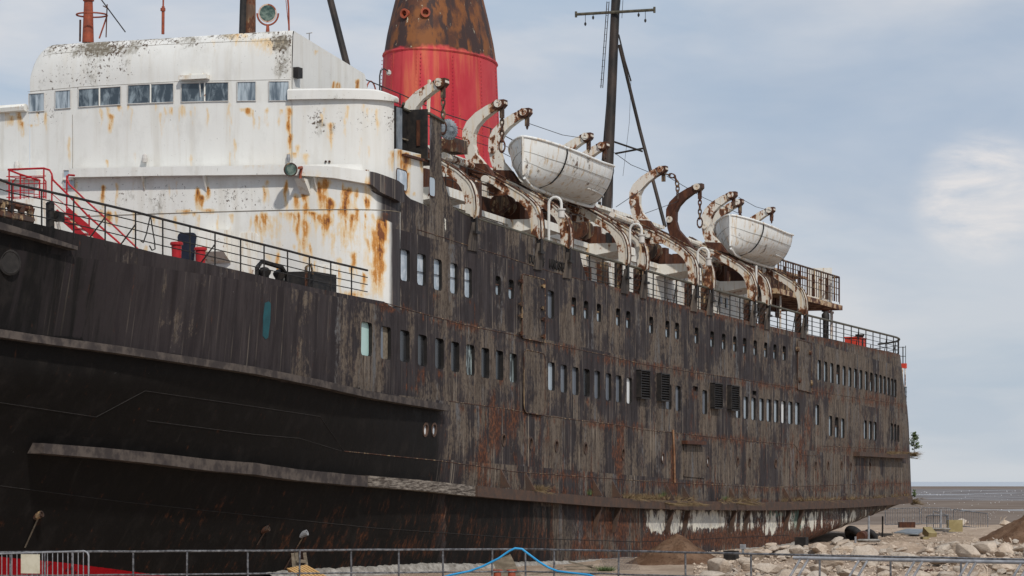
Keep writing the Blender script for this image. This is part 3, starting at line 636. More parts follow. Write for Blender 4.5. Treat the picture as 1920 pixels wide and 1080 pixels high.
        def pane(nm, za, zb, m): MB().add([(x0, y, za), (x1, y, za), (x1, y, zb), (x0, y, zb)], [(0, 1, 2, 3)]).obj(nm, M[m], f)
        if kd == 'split':
            zm = z0 + (z1 - z0) * 0.56; pane('pane', z0, zm - 0.03, 'sky_glass'); pane('upper_pane', zm + 0.03, z1, 'dark_glass')
            MB().box(((x0 + x1) / 2, y - 0.02, zm), (x1 - x0, 0.04, 0.06)).obj('glazing_bar', M['dark_rust'], f)
        elif kd == 'half':
            xm = x0 + (x1 - x0) * 0.52; MB().add([(x0, y, z0), (xm, y, z0), (xm, y, z1), (x0, y, z1)], [(0, 1, 2, 3)]).obj('pane', M['grey_blue_glass'], f)
            MB().add([(xm, y + .003, z0), (x1, y + .003, z0), (x1, y + .003, z1), (xm, y + .003, z1)], [(0, 1, 2, 3)]).obj('board', M['old_board'], f)
        else: pane('pane', z0, z1, GL[kd])
    # far side of the hull, decks
    mb = MB(); xs = list(np.arange(59, 185, 2.0)); zs = [-0.6, 0, 0.7, 1.4, 2.1, 4.3, 6.5, 8.8]
    for x in xs:
        for z in zs:
            st = interp([(-1, 68), (0, 67), (4.5, 62), (6.2, 60), (11, 58.5)], z); en = 184 - (11.4 * (2.1 - z) if z < 2.1 else (z - 2.1) * 0.46)
            xx = min(max(x, st), en); mb.v.append((xx, 17.5 - inset(xx, z), z))
    nz = len(zs)
    for i in range(len(xs) - 1):
        for j in range(nz - 1): mb.f.append((i * nz + j, (i + 1) * nz + j, (i + 1) * nz + j + 1, i * nz + j + 1))
    mb.obj('starboard_side', M['hull'], SHIP, True)
    def deck(nm, x0, x1, z, m, step=1.5, in0=0.06):
        mb = MB(); xs = list(np.arange(x0, x1, step)) + [x1]
        for x in xs: y = inset(x, z) + in0; mb.v += [(x, y, z), (x, 17.5 - y, z)]
        mb.f = [(2 * i, 2 * i + 1, 2 * i + 3, 2 * i + 2) for i in range(len(xs) - 1)]; mb.obj(nm, M[m], SHIP)
    deck('forecastle_deck', 62, 95, 8.75, 'rusted_metal'); deck('promenade_deck', 95.2, 178.5, 10.45, 'rusted_metal')
build_hull()

def hull_line(name, pts, r=0.016, mat='dark_rust', off=0.0, step=14):
    P = []
    for (x0, y0), (x1, y1) in zip(pts, pts[1:]):
        n = max(1, int(math.hypot(x1 - x0, y1 - y0) / step))
        for k in range(n): P.append(onH(x0 + (x1 - x0) * k / n, y0 + (y1 - y0) * k / n, off))
    P.append(onH(*pts[-1], off)); return MB().tube(P, r, 5).obj(name, M[mat], SHIP)
for pts in ([(722, 568), (800, 590), (880, 611), (950, 625), (1041, 646), (1136, 666), (1203, 682), (1300, 698), (1352, 705), (1489, 727), (1600, 745), (1688, 757)],
            [(782, 430), (830, 445), (880, 461), (950, 482), (1025, 507), (1096, 526)],
            [(842, 752), (880, 757), (953, 767), (1000, 776), (1047, 783), (1169, 798), (1200, 805), (1354, 821), (1441, 830), (1489, 833), (1501, 853), (1530, 854), (1540, 836), (1695, 843)],
            [(645, 846), (825, 864), (905, 875), (960, 884), (1210, 902), (1440, 914), (1695, 905)]):
    hull_line('plate_seam', pts)
for pts in ([(0, 755), (180, 782), (272, 733), (480, 763), (600, 781), (645, 846)], [(0, 911), (240, 942), (480, 967), (700, 990), (960, 1008), (1200, 1016), (1480, 1003)], [(275, 789), (480, 815), (562, 822), (640, 846)]):
    hull_line('plate_seam', pts, 0.013, 'seam_dark')

def strake(name, pts, prot, thick, mat, step=20):
    A = []
    for (x0, y0), (x1, y1) in zip(pts, pts[1:]):
        n = max(1, int((x1 - x0) / step))
        A += [(x0 + (x1 - x0) * k / n, y0 + (y1 - y0) * k / n) for k in range(n)]
    A.append(pts[-1]); mb = MB(); N = len(A)
    for i, (px, py) in enumerate(A):
        P = onH(px, py, prot); y = inset(P.x, P.z); F = P.x * CT + (P.y - CY) * ST; h = (interp(thick, px) if isinstance(thick, list) else thick) * F / FPX
        jit = 0.012 * mnoise.noise(Vector((P.x * 2, 3, 7)))
        mb.v += [(P.x, y + .05, P.z + 0.015), (P.x, P.y + jit, P.z + jit), (P.x, P.y + jit, P.z - h + jit), (P.x, inset(P.x, P.z - h) + .05, P.z - h)]
    for i in range(N - 1):
        for k in range(4): mb.f.append((4 * i + k, 4 * i + (k + 1) % 4, 4 * i + 4 + (k + 1) % 4, 4 * i + 4 + k))
    mb.f += [(0, 1, 2, 3), tuple(4 * N - 4 + k for k in (3, 2, 1, 0))]
    return mb.obj(name, M[mat], SHIP)
strake('rubbing_strake', [(-60, 608), (0, 617), (100, 632), (200, 645), (300, 660), (480, 688), (600, 712), (700, 735), (843, 759)], 0.32, [(0, 15), (838, 12)], 'strake_paint')
strake('rubbing_strake', [(82, 831), (200, 840), (300, 850), (400, 862), (480, 868), (560, 880), (690, 893)], 0.36, [(80, 19), (480, 22), (690, 20)], 'strake_paint')
strake('timber_fender', [(693, 892), (790, 900), (893, 911)], 0.33, 20, 'rotten_timber', 7)['label'] = 'rotten bare timber fender on the hull'
strake('rubbing_strake', [(896, 911), (970, 918), (1060, 926), (1130, 932), (1200, 936), (1300, 940), (1450, 942), (1600, 938), (1685, 932.5), (1711, 930)], 0.42, [(896, 20), (1200, 17), (1712, 13)], 'strake_rust')
strake('rubbing_strake', [(1612, 847), (1660, 849.5), (1690, 851), (1703, 852)], 0.36, 8, 'strake_rust')
strake('mooring_shelf', [(-60, 400), (0, 416), (70, 437), (146, 462)], 0.28, [(0, 14), (146, 7)], 'strake_paint')
def bracket(px, py, below):
    P = onH(px, py); z = P.z; zt = z + 0.75; X = P.x
    up_ = [(X, inset(X, zt) + .03, zt), (X, inset(X, z) + .03, z), (X, inset(X, z) - .40, z + .02)]
    MB().prism(up_, (0.07, 0, 0)).obj('strake_bracket', M['strake_rust'], SHIP)
    if below:
        zb = z - 0.42; zl = zb - 1.05
        MB().prism([(X, inset(X, zb) - .36, zb), (X, inset(X, zb) - .12, zb), (X, inset(X, zl) + .05, zl), (X, inset(X, zl) - .10, zl + .05)], (0.12, 0, 0)).obj('lower_strut', M['strake_rust'], SHIP)
for px, py, b in ((938, 915, 0), (985, 920, 0), (1112, 931, 1), (1148, 933, 1), (1249, 938, 1), (1280, 939, 1), (1367, 941, 1), (1394, 941, 1), (1470, 941, 1), (1494, 941, 1)): bracket(px, py, b)
# hull fittings: doors, louvres, drain pipes, emblem, name
def plate(name, px0, py0, px1, py1, off=0.03, r=0.15, mat='hull', parent=None, rim=True):
    a, b = onH((px0 + px1) / 2, (py0 + py1) / 2), plen((px0 + px1) / 2); w, h = (px1 - px0) / b[0], (py1 - py0) / b[1]
    hp = rrect(a.x, a.z, w, h, r, -0.025)
    o = MB().prism([(x, inset(x, z) - off, z) for x, z in hp], (0, off + .02, 0)).obj(name, M[mat], parent or SHIP)
    paint(o, wear=lambda u, v, c: np.full(len(u), .75))
    if rim:
        MB().tube([(x, inset(x, z) - off, z) for x, z in hp + hp[:1]], 0.022, 5).obj('rim', M['dark_rust'], o)
    return o
d = plate('side_door', 977, 519, 1020, 638, 0.05, 0.12); d['label'] = 'upper side door with rows of hinge dogs'
for x, y in ((977, 527), (977, 570), (977, 592), (977, 625), (1019, 536), (1019, 578), (1019, 599), (1019, 631)):
    P = onH(x, y, .09); MB().box(P, (.42, .05, .06)).box(P + Vector((0, -.03, 0)), (.10, .10, .16)).obj('hinge', M['dark_rust'], d)
d = plate('side_door', 980, 659, 1019, 776, 0.06, 0.3); d['label'] = 'lower side door with rounded corners'
plate('side_door', 1494, 640, 1520, 733, 0.05, 0.1)
plate('side_door', 1281, 836, 1320, 895, 0.04, 0.06, rim=False)
a = onH(1301, 830, .12); MB().box(a, (3.0, .3, .16)).obj('door_ledge', M['rust_brown'], SHIP)
for x, y in ((1496, 655), (1519, 661), (1499, 713), (1522, 718)):
    P = onH(x, y, .08); MB().lathe(P, [(.14, -.08), (.14, .06), (.05, .10)], 10, M=Matrix.Rotation(math.radians(90), 3, 'X')).obj('hinge_boss', M['dark_rust'], SHIP)
for i, (x, y, w, h) in enumerate(((1202, 721, 20, 52), (1239.5, 726.5, 18.5, 50), (1339.5, 742.5, 18, 46.5), (1371, 746.5, 17, 45.5))):
    P = onH(x, y); kx, kz = plen(x); W_, H_ = w / kx * .86, h / kz
    o = MB().box(P + Vector((0, -.03, 0)), (W_, .1, H_)).obj('louvre_vent', M['reveal'], SHIP)
    mb = MB()
    for s in (-1, 1): mb.box(P + Vector((s * W_ / 2, -.1, 0)), (.05, .24, H_))
    mb.box(P + Vector((0, -.1, H_ / 2)), (W_ + .05, .24, .05)).box(P + Vector((0, -.1, -H_ / 2)), (W_ + .05, .24, .05)); mb.obj('frame', M['black_paint'], o)
    mb = MB(); rot = Matrix.Rotation(math.radians(38), 3, 'X')
    for k in range(11): mb.box(P + Vector((0, -.14, -H_ / 2 + H_ * (k + .5) / 11)), (W_ - .05, .15, .016), rot)
    mb.obj('slats', M['black_paint'], o)
mb = MB()
P = onH(1262, 806, .05); Q = onH(1265, 905, .05); MB().tube([P, (P + Q) / 2 + Vector((0, -.02, 0)), Q], .045, 7).obj('rust_pipe', M['rust_orange'], SHIP)['label'] = 'bright rusty drain pipe down the side'
P = onH(18, 492, .03); M_ = Matrix.Rotation(math.radians(90), 3, 'X'); ang = Matrix.Rotation(math.radians(-28), 3, 'Z')
MB().lathe(P, [(.36, -.06), (.36, .02), (.30, .05), (.28, .03), (.1, .03)], 20, M=ang @ M_).obj('bow_emblem', M['seam_dark'], SHIP)
MB().prism([onH(x, y, .012) for x, y in ((497, 568), (504, 565), (508, 569), (507, 600), (503, 633), (498, 636), (493, 630), (494, 595))], (0.0, .012, 0)).obj('paint_patch', M['teal_patch'], SHIP)['label'] = 'teal paint patch on the bow'
def lettering(txt, px, py, h, wid):
    cu = bpy.data.curves.new('lettering', 'FONT'); cu.body = txt; cu.size = 1; cu.extrude = 0.02; to = bpy.data.objects.new('lettering_source', cu); COL.objects.link(to)
    bpy.context.view_layer.update(); me = bpy.data.meshes.new_from_object(to.evaluated_get(bpy.context.evaluated_depsgraph_get())); bpy.data.objects.remove(to)
    co = np.empty(len(me.vertices) * 3); me.vertices.foreach_get('co', co); co = co.reshape(-1, 3); co[:, 0] -= co[:, 0].min(); co[:, 0] *= wid / co[:, 0].max(); co[:, 1] *= h / co[:, 1].max()
    P = onH(px, py, .015); me.from_pydata if False else None
    nv = [(P.x + x, P.y - z, P.z + y - .028 * x) for x, y, z in co]
    me.vertices.foreach_set('co', np.array(nv).ravel()); me.update(); me.materials.clear(); me.materials.append(M['reveal'])
    o = bpy.data.objects.new('name_lettering', me); COL.objects.link(o); setpar(o, SHIP)
lettering('DUKE OF', 992, 492, .32, 1.75); lettering('LANCASTER', 1030, 502, .36, 1.9)
# overboard discharge pipes on the lower bow
for x, y, dx, dy, L_ in ((75, 965, -28, 62, 1), (572, 1000, -40, 70, 1), (500, 992, -18, 30, 0)):
    P = onH(x, y, .10); MB().lathe(P, [(.10, -.2), (.10, .08), (.07, .08), (.07, 0)], 10, M=Matrix.Rotation(math.radians(70), 3, 'X')).obj('discharge_pipe', M['galvanised' if x == 572 else 'dark_rust'], SHIP)
    q = [onH(x + dx * k / 4, y + dy * k / 4, .012) for k in range(5)]; w = Vector((.06, 0, 0))
    MB().strip([p - w for p in q], [p + w for p in q]).obj('discharge_stain', M['old_board' if x == 75 else 'dark_rust'], SHIP)

# ------------------------------------------------------------------ superstructure front
def curve_pts(k, y0, y1, ds):
    ys = np.concatenate([np.linspace(k['y0'], k['y0'] + .4, 400, endpoint=False) ** 1.0, np.linspace(k['y0'] + .4, 17.5 - k['y0'], 1200)])
    if y0 <= k['y0'] + 1e-6:      # resolve the near-vertical start of the bow
        ys[:400] = k['y0'] + .4 * (np.linspace(0, 1, 400, endpoint=False) ** 3)
    P = np.array([(frontX(y, **k), y) for y in ys if y0 - 1e-9 <= y <= y1]); s = np.concatenate([[0], np.cumsum(np.hypot(*np.diff(P, axis=0).T))])
    n = max(2, int(s[-1] / ds)); t = np.linspace(0, s[-1], n + 1)
    return np.interp(t, s, P[:, 0]), np.interp(t, s, P[:, 1])
def zpix(x, y, py): F = x * CT + (y - CY) * ST; return EZ + (HOR - py) * F / FPX
def pxof(x, y): return float(proj([(x, y, 12)])[0][0])
def grid_wall(name, xs, ys, z0f, z1f, dz, parent=SHIP, shape=None):
    mb = MB(); nz = None; cols = []
    nz = int((max(z1f(x, y) for x, y in zip(xs, ys)) - min(z0f(x, y) for x, y in zip(xs, ys))) / dz)
    for x, y in zip(xs, ys):
        a, b = z0f(x, y), z1f(x, y)
        for j in range(nz + 1):
            z = a + (b - a) * j / nz; mb.v.append((x, y, z) if shape is None else shape(x, y, z))
    for i in range(len(xs) - 1):
        for j in range(nz): a = i * (nz + 1) + j; mb.f.append((a, a + nz + 1, a + nz + 2, a + 1))
    return mb.obj(name, M['white'], parent, True)
RUST_LOW = [(193, 345, 395, 4, .9), (190, 392, 420, 6, .5), (205, 394, 430, 6, .9), (217, 394, 425, 3, .8), (370, 350, 400, 5, 1.0), (376, 365, 396, 6, 1.1), (389, 350, 380, 4, .9), (345, 393, 406, 10, .8), (390, 393, 402, 12, .7), (363, 398, 410, 5, .6),
    (508, 400, 470, 9, .35), (512, 430, 480, 4, .4), (520, 396, 500, 12, .3), (555, 360, 420, 7, .6), (572, 350, 430, 6, .9), (572, 400, 520, 8, .7), (545, 395, 420, 10, .6), (600, 345, 400, 6, 1.0), (608, 330, 410, 9, .9), (618, 370, 410, 8, 1.2), (612, 400, 445, 9, 1.1), (600, 400, 430, 6, .8),
    (585, 396, 410, 12, .8), (650, 350, 410, 8, 1.2), (646, 385, 420, 12, .9), (660, 400, 440, 5, .8), (668, 390, 430, 6, .8), (640, 410, 480, 10, .35), (650, 420, 500, 9, .4), (625, 430, 500, 8, .4), (662, 470, 530, 6, .7), (634, 480, 510, 8, .4), (688, 370, 398, 5, 1.3), (690, 340, 410, 12, .4),
    (713, 400, 570, 8, 1.3), (708, 420, 575, 12, .8), (705, 500, 570, 10, .7), (722, 395, 470, 8, .9), (695, 410, 540, 14, .35), (605, 498, 540, 10, .5), (634, 500, 550, 5, .7), (682, 510, 560, 5, .8), (660, 545, 575, 30, .6), (506, 470, 520, 10, .3), (252, 395, 425, 4, .35), (302, 395, 420, 4, .35), (430, 432, 445, 4, .3), (560, 400, 560, 40, .12), (650, 400, 560, 60, .14), (580, 345, 355, 40, .3), (140, 400, 430, 6, .9), (143, 330, 480, 4, .35), (170, 425, 480, 5, .4)]
RUST_UP = [(36, 200, 250, 4, .9), (42, 225, 262, 3, .8), (20, 216, 240, 8, .5), (208, 212, 255, 4, 1.1), (225, 197, 212, 4, .7), (240, 196, 210, 3, .5), (322, 200, 218, 3, .7), (335, 190, 300, 2, .3), (467, 202, 222, 6, .9), (475, 202, 250, 3, .5), (455, 203, 212, 5, .5), (542, 195, 285, 4, .9), (545, 250, 290, 4, 1.0), (500, 200, 250, 4, .4), (528, 205, 216, 4, .6), (620, 228, 270, 6, .7), (620, 228, 290, 3, .6), (485, 215, 260, 3, .3), (200, 298, 318, 4, .5), (550, 285, 300, 12, .5), (575, 285, 330, 6, .4), (560, 270, 300, 4, .6), (60, 233, 240, 10, .4), (440, 60, 80, 20, .4), (500, 70, 110, 40, .35), (345, 195, 230, 4, .35), (430, 190, 215, 3, .4), (735, 280, 330, 8, .5), (748, 270, 350, 5, .5), (400, 190, 330, 150, .05), (130, 250, 330, 5, .3)]
RUST_SIDE = [(760, 283, 340, 9, 1.2), (750, 278, 310, 8, .8), (765, 320, 372, 4, .8), (757, 356, 378, 8, .9), (790, 295, 330, 3, .8), (797, 292, 320, 3, .8), (803, 290, 345, 5, 1.4), (778, 360, 370, 4, .5), (785, 288, 300, 14, .6)]
def darkside(u, v, co):
    d = np.interp(u, [708, 726, 742, 760], [0, .2, 1.0, 1.2]); d = np.where((v < 415) & (u > 690), np.maximum(d, np.interp(u, [690, 712, 735], [.0, .55, 1.15]) * np.interp(v, [335, 350], [1, 1])), d)
    return d
dr_ = random.Random(5)
for _ in range(75):
    x = dr_.choice((dr_.uniform(150, 700), dr_.uniform(480, 715))); y0 = dr_.choice((dr_.uniform(334, 350), dr_.uniform(394, 402), dr_.uniform(394, 402), dr_.uniform(405, 500))); RUST_LOW.append((x, y0, y0 + dr_.uniform(18, 90), dr_.uniform(2.2, 4.5), dr_.uniform(.2, .75) * (1.15 if x > 480 else .75)))
for _ in range(55):
    x = dr_.uniform(10, 740); y0 = dr_.choice((dr_.uniform(193, 206), dr_.uniform(193, 206), dr_.uniform(205, 290))); RUST_UP.append((x, y0, y0 + dr_.uniform(15, 80), dr_.uniform(2.2, 4), dr_.uniform(.12, .5)))
for _ in range(16):
    x = dr_.uniform(400, 545); y0 = dr_.uniform(62, 75); RUST_UP.append((x, y0, y0 + dr_.uniform(12, 45), dr_.uniform(2.5, 5), dr_.uniform(.15, .4)))
RUST_LOW += [(600, 402, 560, 110, .13), (680, 400, 575, 40, .22), (620, 340, 400, 80, .10)]
zb = lambda x, y: 8.3
EYE = [(680, 322), (735, 340), (752, 352), (762, 370), (770, 376), (782, 379)]
def ztop_low(x, y):
    p = pxof(x, y)
    return min(13.85, zpix(x, y, interp(EYE, p))) if p > 680 else 13.85
xs, ys = curve_pts(LOW, 0.0, 15.5, 0.05)
o = grid_wall('superstructure', xs, ys, zb, ztop_low, 0.09); o['label'] = 'rust streaked white superstructure front'
paint(o, rust=streaks(RUST_LOW), speck=blobs([(300, 370, 90, 40, .35), (225, 370, 60, 40, .3), (440, 370, 60, 30, .4), (500, 390, 40, 20, .2), (160, 360, 30, 30, .2)]), dark=darkside, wear=lambda u, v, c: np.full(len(u), .35))
SEAM = []
for x, y in zip(xs, ys):
    SEAM.append((x - .004, y - .004, 12.33 + 0.0 * x))
MB().tube(SEAM[::6], 0.016, 4).obj('plate_seam', M['old_board'], o)
# ledge round the front (bridge deck edge)
LEDT = [(60, 322), (140, 318), (300, 314.5), (540, 311), (620, 314), (690, 324), (735, 339), (752, 351), (762, 369), (768, 376)]
LEDH = [(60, 16), (140, 16), (540, 18), (685, 24), (700, 34), (740, 38), (755, 24), (765, 9)]
def ledge(name, p0, p1):
    xs_, ys_ = curve_pts(LOW, 0.001, 15.5, 0.1); mb = MB(); N = 0
    for x, y in zip(xs_, ys_):
        p = pxof(x, y)
        if not p0 <= p <= p1: continue
        pr = interp([(p0, .34), (700, .34), (755, .18), (768, .06)], p); n = Vector((-1, 0, 0)) if y > 3 else Vector((-(min(1, y / 3)) ** .5, -(1 - min(1, y / 3)) ** .5, 0)).normalized()
        zt = zpix(x, y, interp(LEDT, p)); h = interp(LEDH, p) * (x * CT + (y - CY) * ST) / FPX; q = Vector((x, y, 0)) + n * pr
        N += 1; mb.v += [(x - n.x * .06, y - n.y * .06, zt), (q.x, q.y, zt), (q.x, q.y, zt - h), (x - n.x * .06, y - n.y * .06, zt - h)]
    for i in range(N - 1):
        for k in range(4): mb.f.append((4 * i + k, 4 * i + (k + 1) % 4, 4 * i + 4 + (k + 1) % 4, 4 * i + 4 + k))
    mb.f += [(0, 1, 2, 3), tuple(4 * N - 4 + k for k in (3, 2, 1, 0))]
    e = mb.obj(name, M['white'], SHIP)
    paint(e, rust=blobs([(150, 320, 20, 3, .4), (500, 312, 60, 3, .3), (690, 345, 6, 8, .7), (600, 330, 60, 3, .25)]), speck=blobs([(320, 325, 200, 10, .2)]), dark=lambda u, v, c: np.interp(u, [688, 700], [0, 1.2]), wear=lambda u, v, c: np.full(len(u), .2))
ledge('ledge', 138, 768); ledge('ledge', -60, 79)
# upper tier and wheelhouse
RTOP = 18.42; BN = 0.14
def bn(y): return interp([(3.2, .14), (5, .35), (8, .6), (14, .5)], y)
def ztop_up(x, y):
    return RTOP if 3.2 <= y <= YS else 16.05
def bull(x, y, z):
    top = RTOP
    if y > YS - .8: top -= .8 - math.sqrt(max(0, .64 - (y - YS + .8) ** 2))
    if z > 17.05:
        t = (z - 17.05) / (RTOP - 17.05); a = t * math.pi / 2
        return (x + bn(y) * (1 - math.cos(a)), y, 17.05 + (top - 17.05) * math.sin(a))
    return (x, y, z)
speck_up = blobs([(250, 72, 160, 7, .8), (470, 60, 90, 6, .7), (190, 90, 70, 25, 1.0), (110, 85, 40, 20, .8), (250, 80, 60, 20, .7), (350, 78, 50, 18, .55), (180, 130, 40, 40, .55), (230, 125, 20, 25, .5), (330, 78, 20, 5, .9), (530, 80, 30, 25, 1.0), (530, 120, 22, 35, .6), (100, 145, 40, 30, .35), (430, 66, 80, 12, .6), (150, 150, 60, 40, .4), (95, 210, 25, 30, .4), (300, 60, 250, 10, .5)])
xs, ys = curve_pts(UPP, 3.2, YS, 0.055)
o = grid_wall('wheelhouse', xs, ys, lambda x, y: 13.6, ztop_up, 0.07, shape=bull); o['label'] = 'white wheelhouse front with lichen spotted rounded roof edge'
zero = lambda u, v, c: np.zeros(len(u))
paint(o, rust=streaks(RUST_UP), speck=speck_up, dark=zero, wear=zero); WHEEL = o
xs, ys = curve_pts(UPP, 0.25, 3.2, 0.06); kk = xs < 93.72; xs, ys = xs[kk], ys[kk]
o = grid_wall('bridge_wing', xs, ys, lambda x, y: 12.9, lambda x, y: 16.1, 0.07)
paint(o, rust=streaks(RUST_UP), speck=blobs([(595, 225, 18, 25, .75), (625, 240, 8, 15, .8), (690, 225, 40, 25, .35), (735, 225, 12, 25, .7), (640, 215, 10, 20, .5)]), dark=zero, wear=zero)
xs, ys = curve_pts(UPP, YS, 17.2, 0.08)
o = grid_wall('bridge_wing', xs, ys, lambda x, y: 13.6, lambda x, y: 16.1, 0.08); paint(o, rust=streaks(RUST_UP), speck=zero, dark=zero, wear=zero)
for pts in ([(225, 103), (300, 97.5), (430, 93)], [(428, 94), (438, 62)], [(292, 96), (300, 72)], [(60, 118), (225, 104)], [(52, 172), (150, 163), (330, 153), (545, 149)], [(136, 318), (136, 215)], [(430, 93), (545, 91)]):
    q = []
    for (x0, y0), (x1, y1) in zip(pts, pts[1:]):
        for t in np.linspace(0, 1, 10): p = onFront(x0 + (x1 - x0) * t, y0 + (y1 - y0) * t, UPP); b3 = bull(p.x, p.y, p.z); q.append((b3[0] - .002, b3[1], b3[2]))
    MB().tube(q, .007, 4).obj('plate_seam', M['old_board'], WHEEL)
# side patch behind the corner, white
xs = np.linspace(93.7, 96.35, 40); o = grid_wall('side_screen', xs, [0.25] * 40, lambda x, y: 12.4, lambda x, y: zpix(x, y, interp([(745, 279), (780, 287), (806, 293)], pxof(x, y))), 0.06)
paint(o, rust=streaks(RUST_SIDE), speck=zero, dark=zero, wear=zero)
MB().tube([onY(x, y, .12) for x, y in ((765, 376), (775, 378), (790, 384), (803, 389))], .05, 5).obj('screen_sill', M['rail_green'], SHIP)
for x, y, w, h, m in ((752, 337, 20, 38, 'pale_glass'), (809, 350, 11, 36, 'sky_glass')):
    P = onY(x, y, .25 if x < 800 else 0); kx, kz = plen(x); hp = rrect(P.x, P.z, w / kx, h / kz, .13, -.03)
    yy = P.y - .03; f = MB().tube([(a, yy, b) for a, b in hp + hp[:1]], .014, 5).obj('window', M['dark_rust'], SHIP)
    MB().add([(a, yy + .005, b) for a, b in hp], [tuple(range(len(hp)))]).obj('pane', M[m], f)
# black wind dodger aft of the wing
b0 = onY(753, 240, .25).x; b1 = 96.22
mb = MB(); mb.box(((b0 + b1) / 2 + .1, .78, 15.25), (b1 - b0 - .2, .08, 1.75)).box((b1 - .04, .42, 15.25), (.08, .8, 1.75)).box((b0 + .25, .50, 15.2), (.5, .06, 1.7))
DODG = mb.obj('wind_dodger', M['black_paint'], SHIP); DODG['label'] = 'black boarded recess behind the bridge wing'
MB().box((b0 + .25, .44, 15.2), (.42, .05, 1.6)).obj('faded_panel', M['sheet_metal'], DODG)
MB().box((b0 + 1.15, .70, 15.05), (.9, .1, .05)).obj('sill', M['old_board'], DODG); MB().box((b0 + 1.15, .735, 14.7), (.9, .04, .6)).obj('opening', M['reveal'], DODG)
MB().tube([(b0 + .05, .2, 16.12), (b0 + 1.2, .72, 16.12), (b1 - .05, .70, 16.08), (b1 + .02, -.03, 15.98), (97.62, -.03, 15.85)], .055, 5).obj('coping', M['rail_green'], DODG)
MB().box((b1 - .1, .34, 15.3), (.05, .12, .9)).obj('rust_bar', M['rust_brown'], DODG)
mb = MB(); mb.box(((b0 + 97.6) / 2, 1.2, 14.36), (97.6 - b0, 2.2, .08)); mb.obj('wing_floor', M['rusted_metal'], SHIP)
# wing capping
xs, ys = curve_pts(UPP, 0.25, 3.3, 0.08); kk = xs < 93.74; xs, ys = xs[kk], ys[kk]; mb = MB(); N = len(xs)
for i, (x, y) in enumerate(zip(xs, ys)):
    n = Vector((-1, 0, 0)) if y > .9 else Vector((-max(.15, (y - .25) / .65), -(1 - (y - .25) / .65), 0)).normalized(); dz = -.16 * max(0, 1 - (y - .25) / .5) ** 2
    for a, z in ((.02, 16.42), (-.10, 16.42), (-.17, 16.36), (-.17, 16.06), (.02, 16.06)): mb.v.append((x - n.x * a, y - n.y * a, z + dz * (z > 16.2)))
for i in range(N - 1):
    for k in range(5): mb.f.append((5 * i + k, 5 * i + (k + 1) % 5, 5 * i + 5 + (k + 1) % 5, 5 * i + 5 + k))
mb.f += [tuple(range(5)), tuple(5 * N - 5 + k for k in range(5))[::-1]]
e = mb.obj('wing_capping', M['white'], SHIP); paint(e, rust=zero, dark=zero, wear=zero, speck=blobs([(735, 195, 25, 10, .7), (640, 188, 60, 6, .4)]))
# starboard wing capping end seen at the left edge
xs, ys = curve_pts(UPP, YS + .1, 17.2, 0.2); MB().tube([(x - .1, y, 16.2) for x, y in zip(xs, ys)], .14, 6).obj('wing_capping', M['house_paint'], SHIP)
# wheelhouse sides and roof
fx = frontX(3.2, **UPP)
A = [(fx + .02, 13.8), (fx + .02, 17.05)] + [(fx + BN * (1 - math.cos(a)) + .02, 17.05 + 1.36 * math.sin(a)) for a in np.linspace(.2, math.pi / 2, 7)]
P = onY(684, 139, 3.2); Q = onY(694, 190, 3.2)
xs = np.linspace(fx + .02, Q.x, 90)
def zs_top(x, y): return float(np.interp(x, [a for a, b in A[1:]] + [P.x, Q.x], [b for a, b in A[1:]] + [P.z, Q.z]))
o = grid_wall('wheelhouse_side', xs, [3.2] * 90, lambda x, y: 14.2, zs_top, .08)
paint(o, rust=streaks([(592, 93, 108, 4, .5), (632, 153, 185, 5, .9), (627, 150, 185, 3, .7), (669, 147, 185, 4, 1.0), (668, 150, 190, 3, .8), (640, 95, 110, 60, .12), (620, 170, 186, 20, .4), (650, 120, 190, 60, .06)]), speck=zero, dark=zero, wear=zero)
MB().box((fx + .25, 3.1, 17.0), (.35, .2, .35)).obj('side_light', M['black_paint'], SHIP)
mb = MB(); ys_ = np.linspace(3.2, YS, 24)
for y in ys_: x = frontX(y, **UPP) + bn(y); z = RTOP - .02 - (.8 - math.sqrt(max(0, .64 - max(0, y - YS + .8) ** 2))); mb.v += [(x, y, z), (97.9, y, z - .95)]
mb.f = [(2 * i, 2 * i + 1, 2 * i + 3, 2 * i + 2) for i in range(len(ys_) - 1)]; mb.obj('wheelhouse_roof', M['rusted_metal'], SHIP)
mb = MB().box((97.9, 8.75, 16), (.1, 11, 3.6)); mb.obj('wheelhouse_back', M['house_paint'], SHIP)
def front_window(x0, y0, x1, y1, skew=0.0, k=UPP, glass='bridge_glass', parent=None, panes=1, name='wheelhouse_window'):
    c = [onFront(x0, y0, k, .03), onFront(x1, y0 + skew, k, .03), onFront(x1, y1 + skew, k, .03), onFront(x0, y1, k, .03)]
    f = MB().tube(c + [c[0]], .019, 5).obj(name, M['grey_box'], parent or SHIP)
    for i in range(panes):
        a, b = i / panes, (i + 1) / panes; q = [c[0].lerp(c[1], a), c[0].lerp(c[1], b), c[3].lerp(c[2], b), c[3].lerp(c[2], a)]
        off = Vector((.012, 0, 0)); MB().add([p + off for p in q], [(0, 1, 2, 3)]).obj('pane', M[glass], f)
        if i: MB().tube([q[0], q[3]], .028, 5).obj('mullion', M['house_paint'], f)
    return f
for a in ((54, 176, 83, 210, -2, 1, 0), (103, 170.5, 132, 204.5, -2, 1, 0), (147, 167, 226, 201, -5, 2, 1), (239.5, 159.5, 325, 195, -3.5, 2, 1), (339.5, 156, 428, 191.5, -2, 2, 1), (444.5, 153.5, 479.5, 189.5, -.5, 1, 0), (504, 152.5, 541.5, 189, -.3, 1, 0)):
    front_window(*a[:5], glass='clear_bridge_glass' if a[6] else 'bridge_glass', panes=a[5])
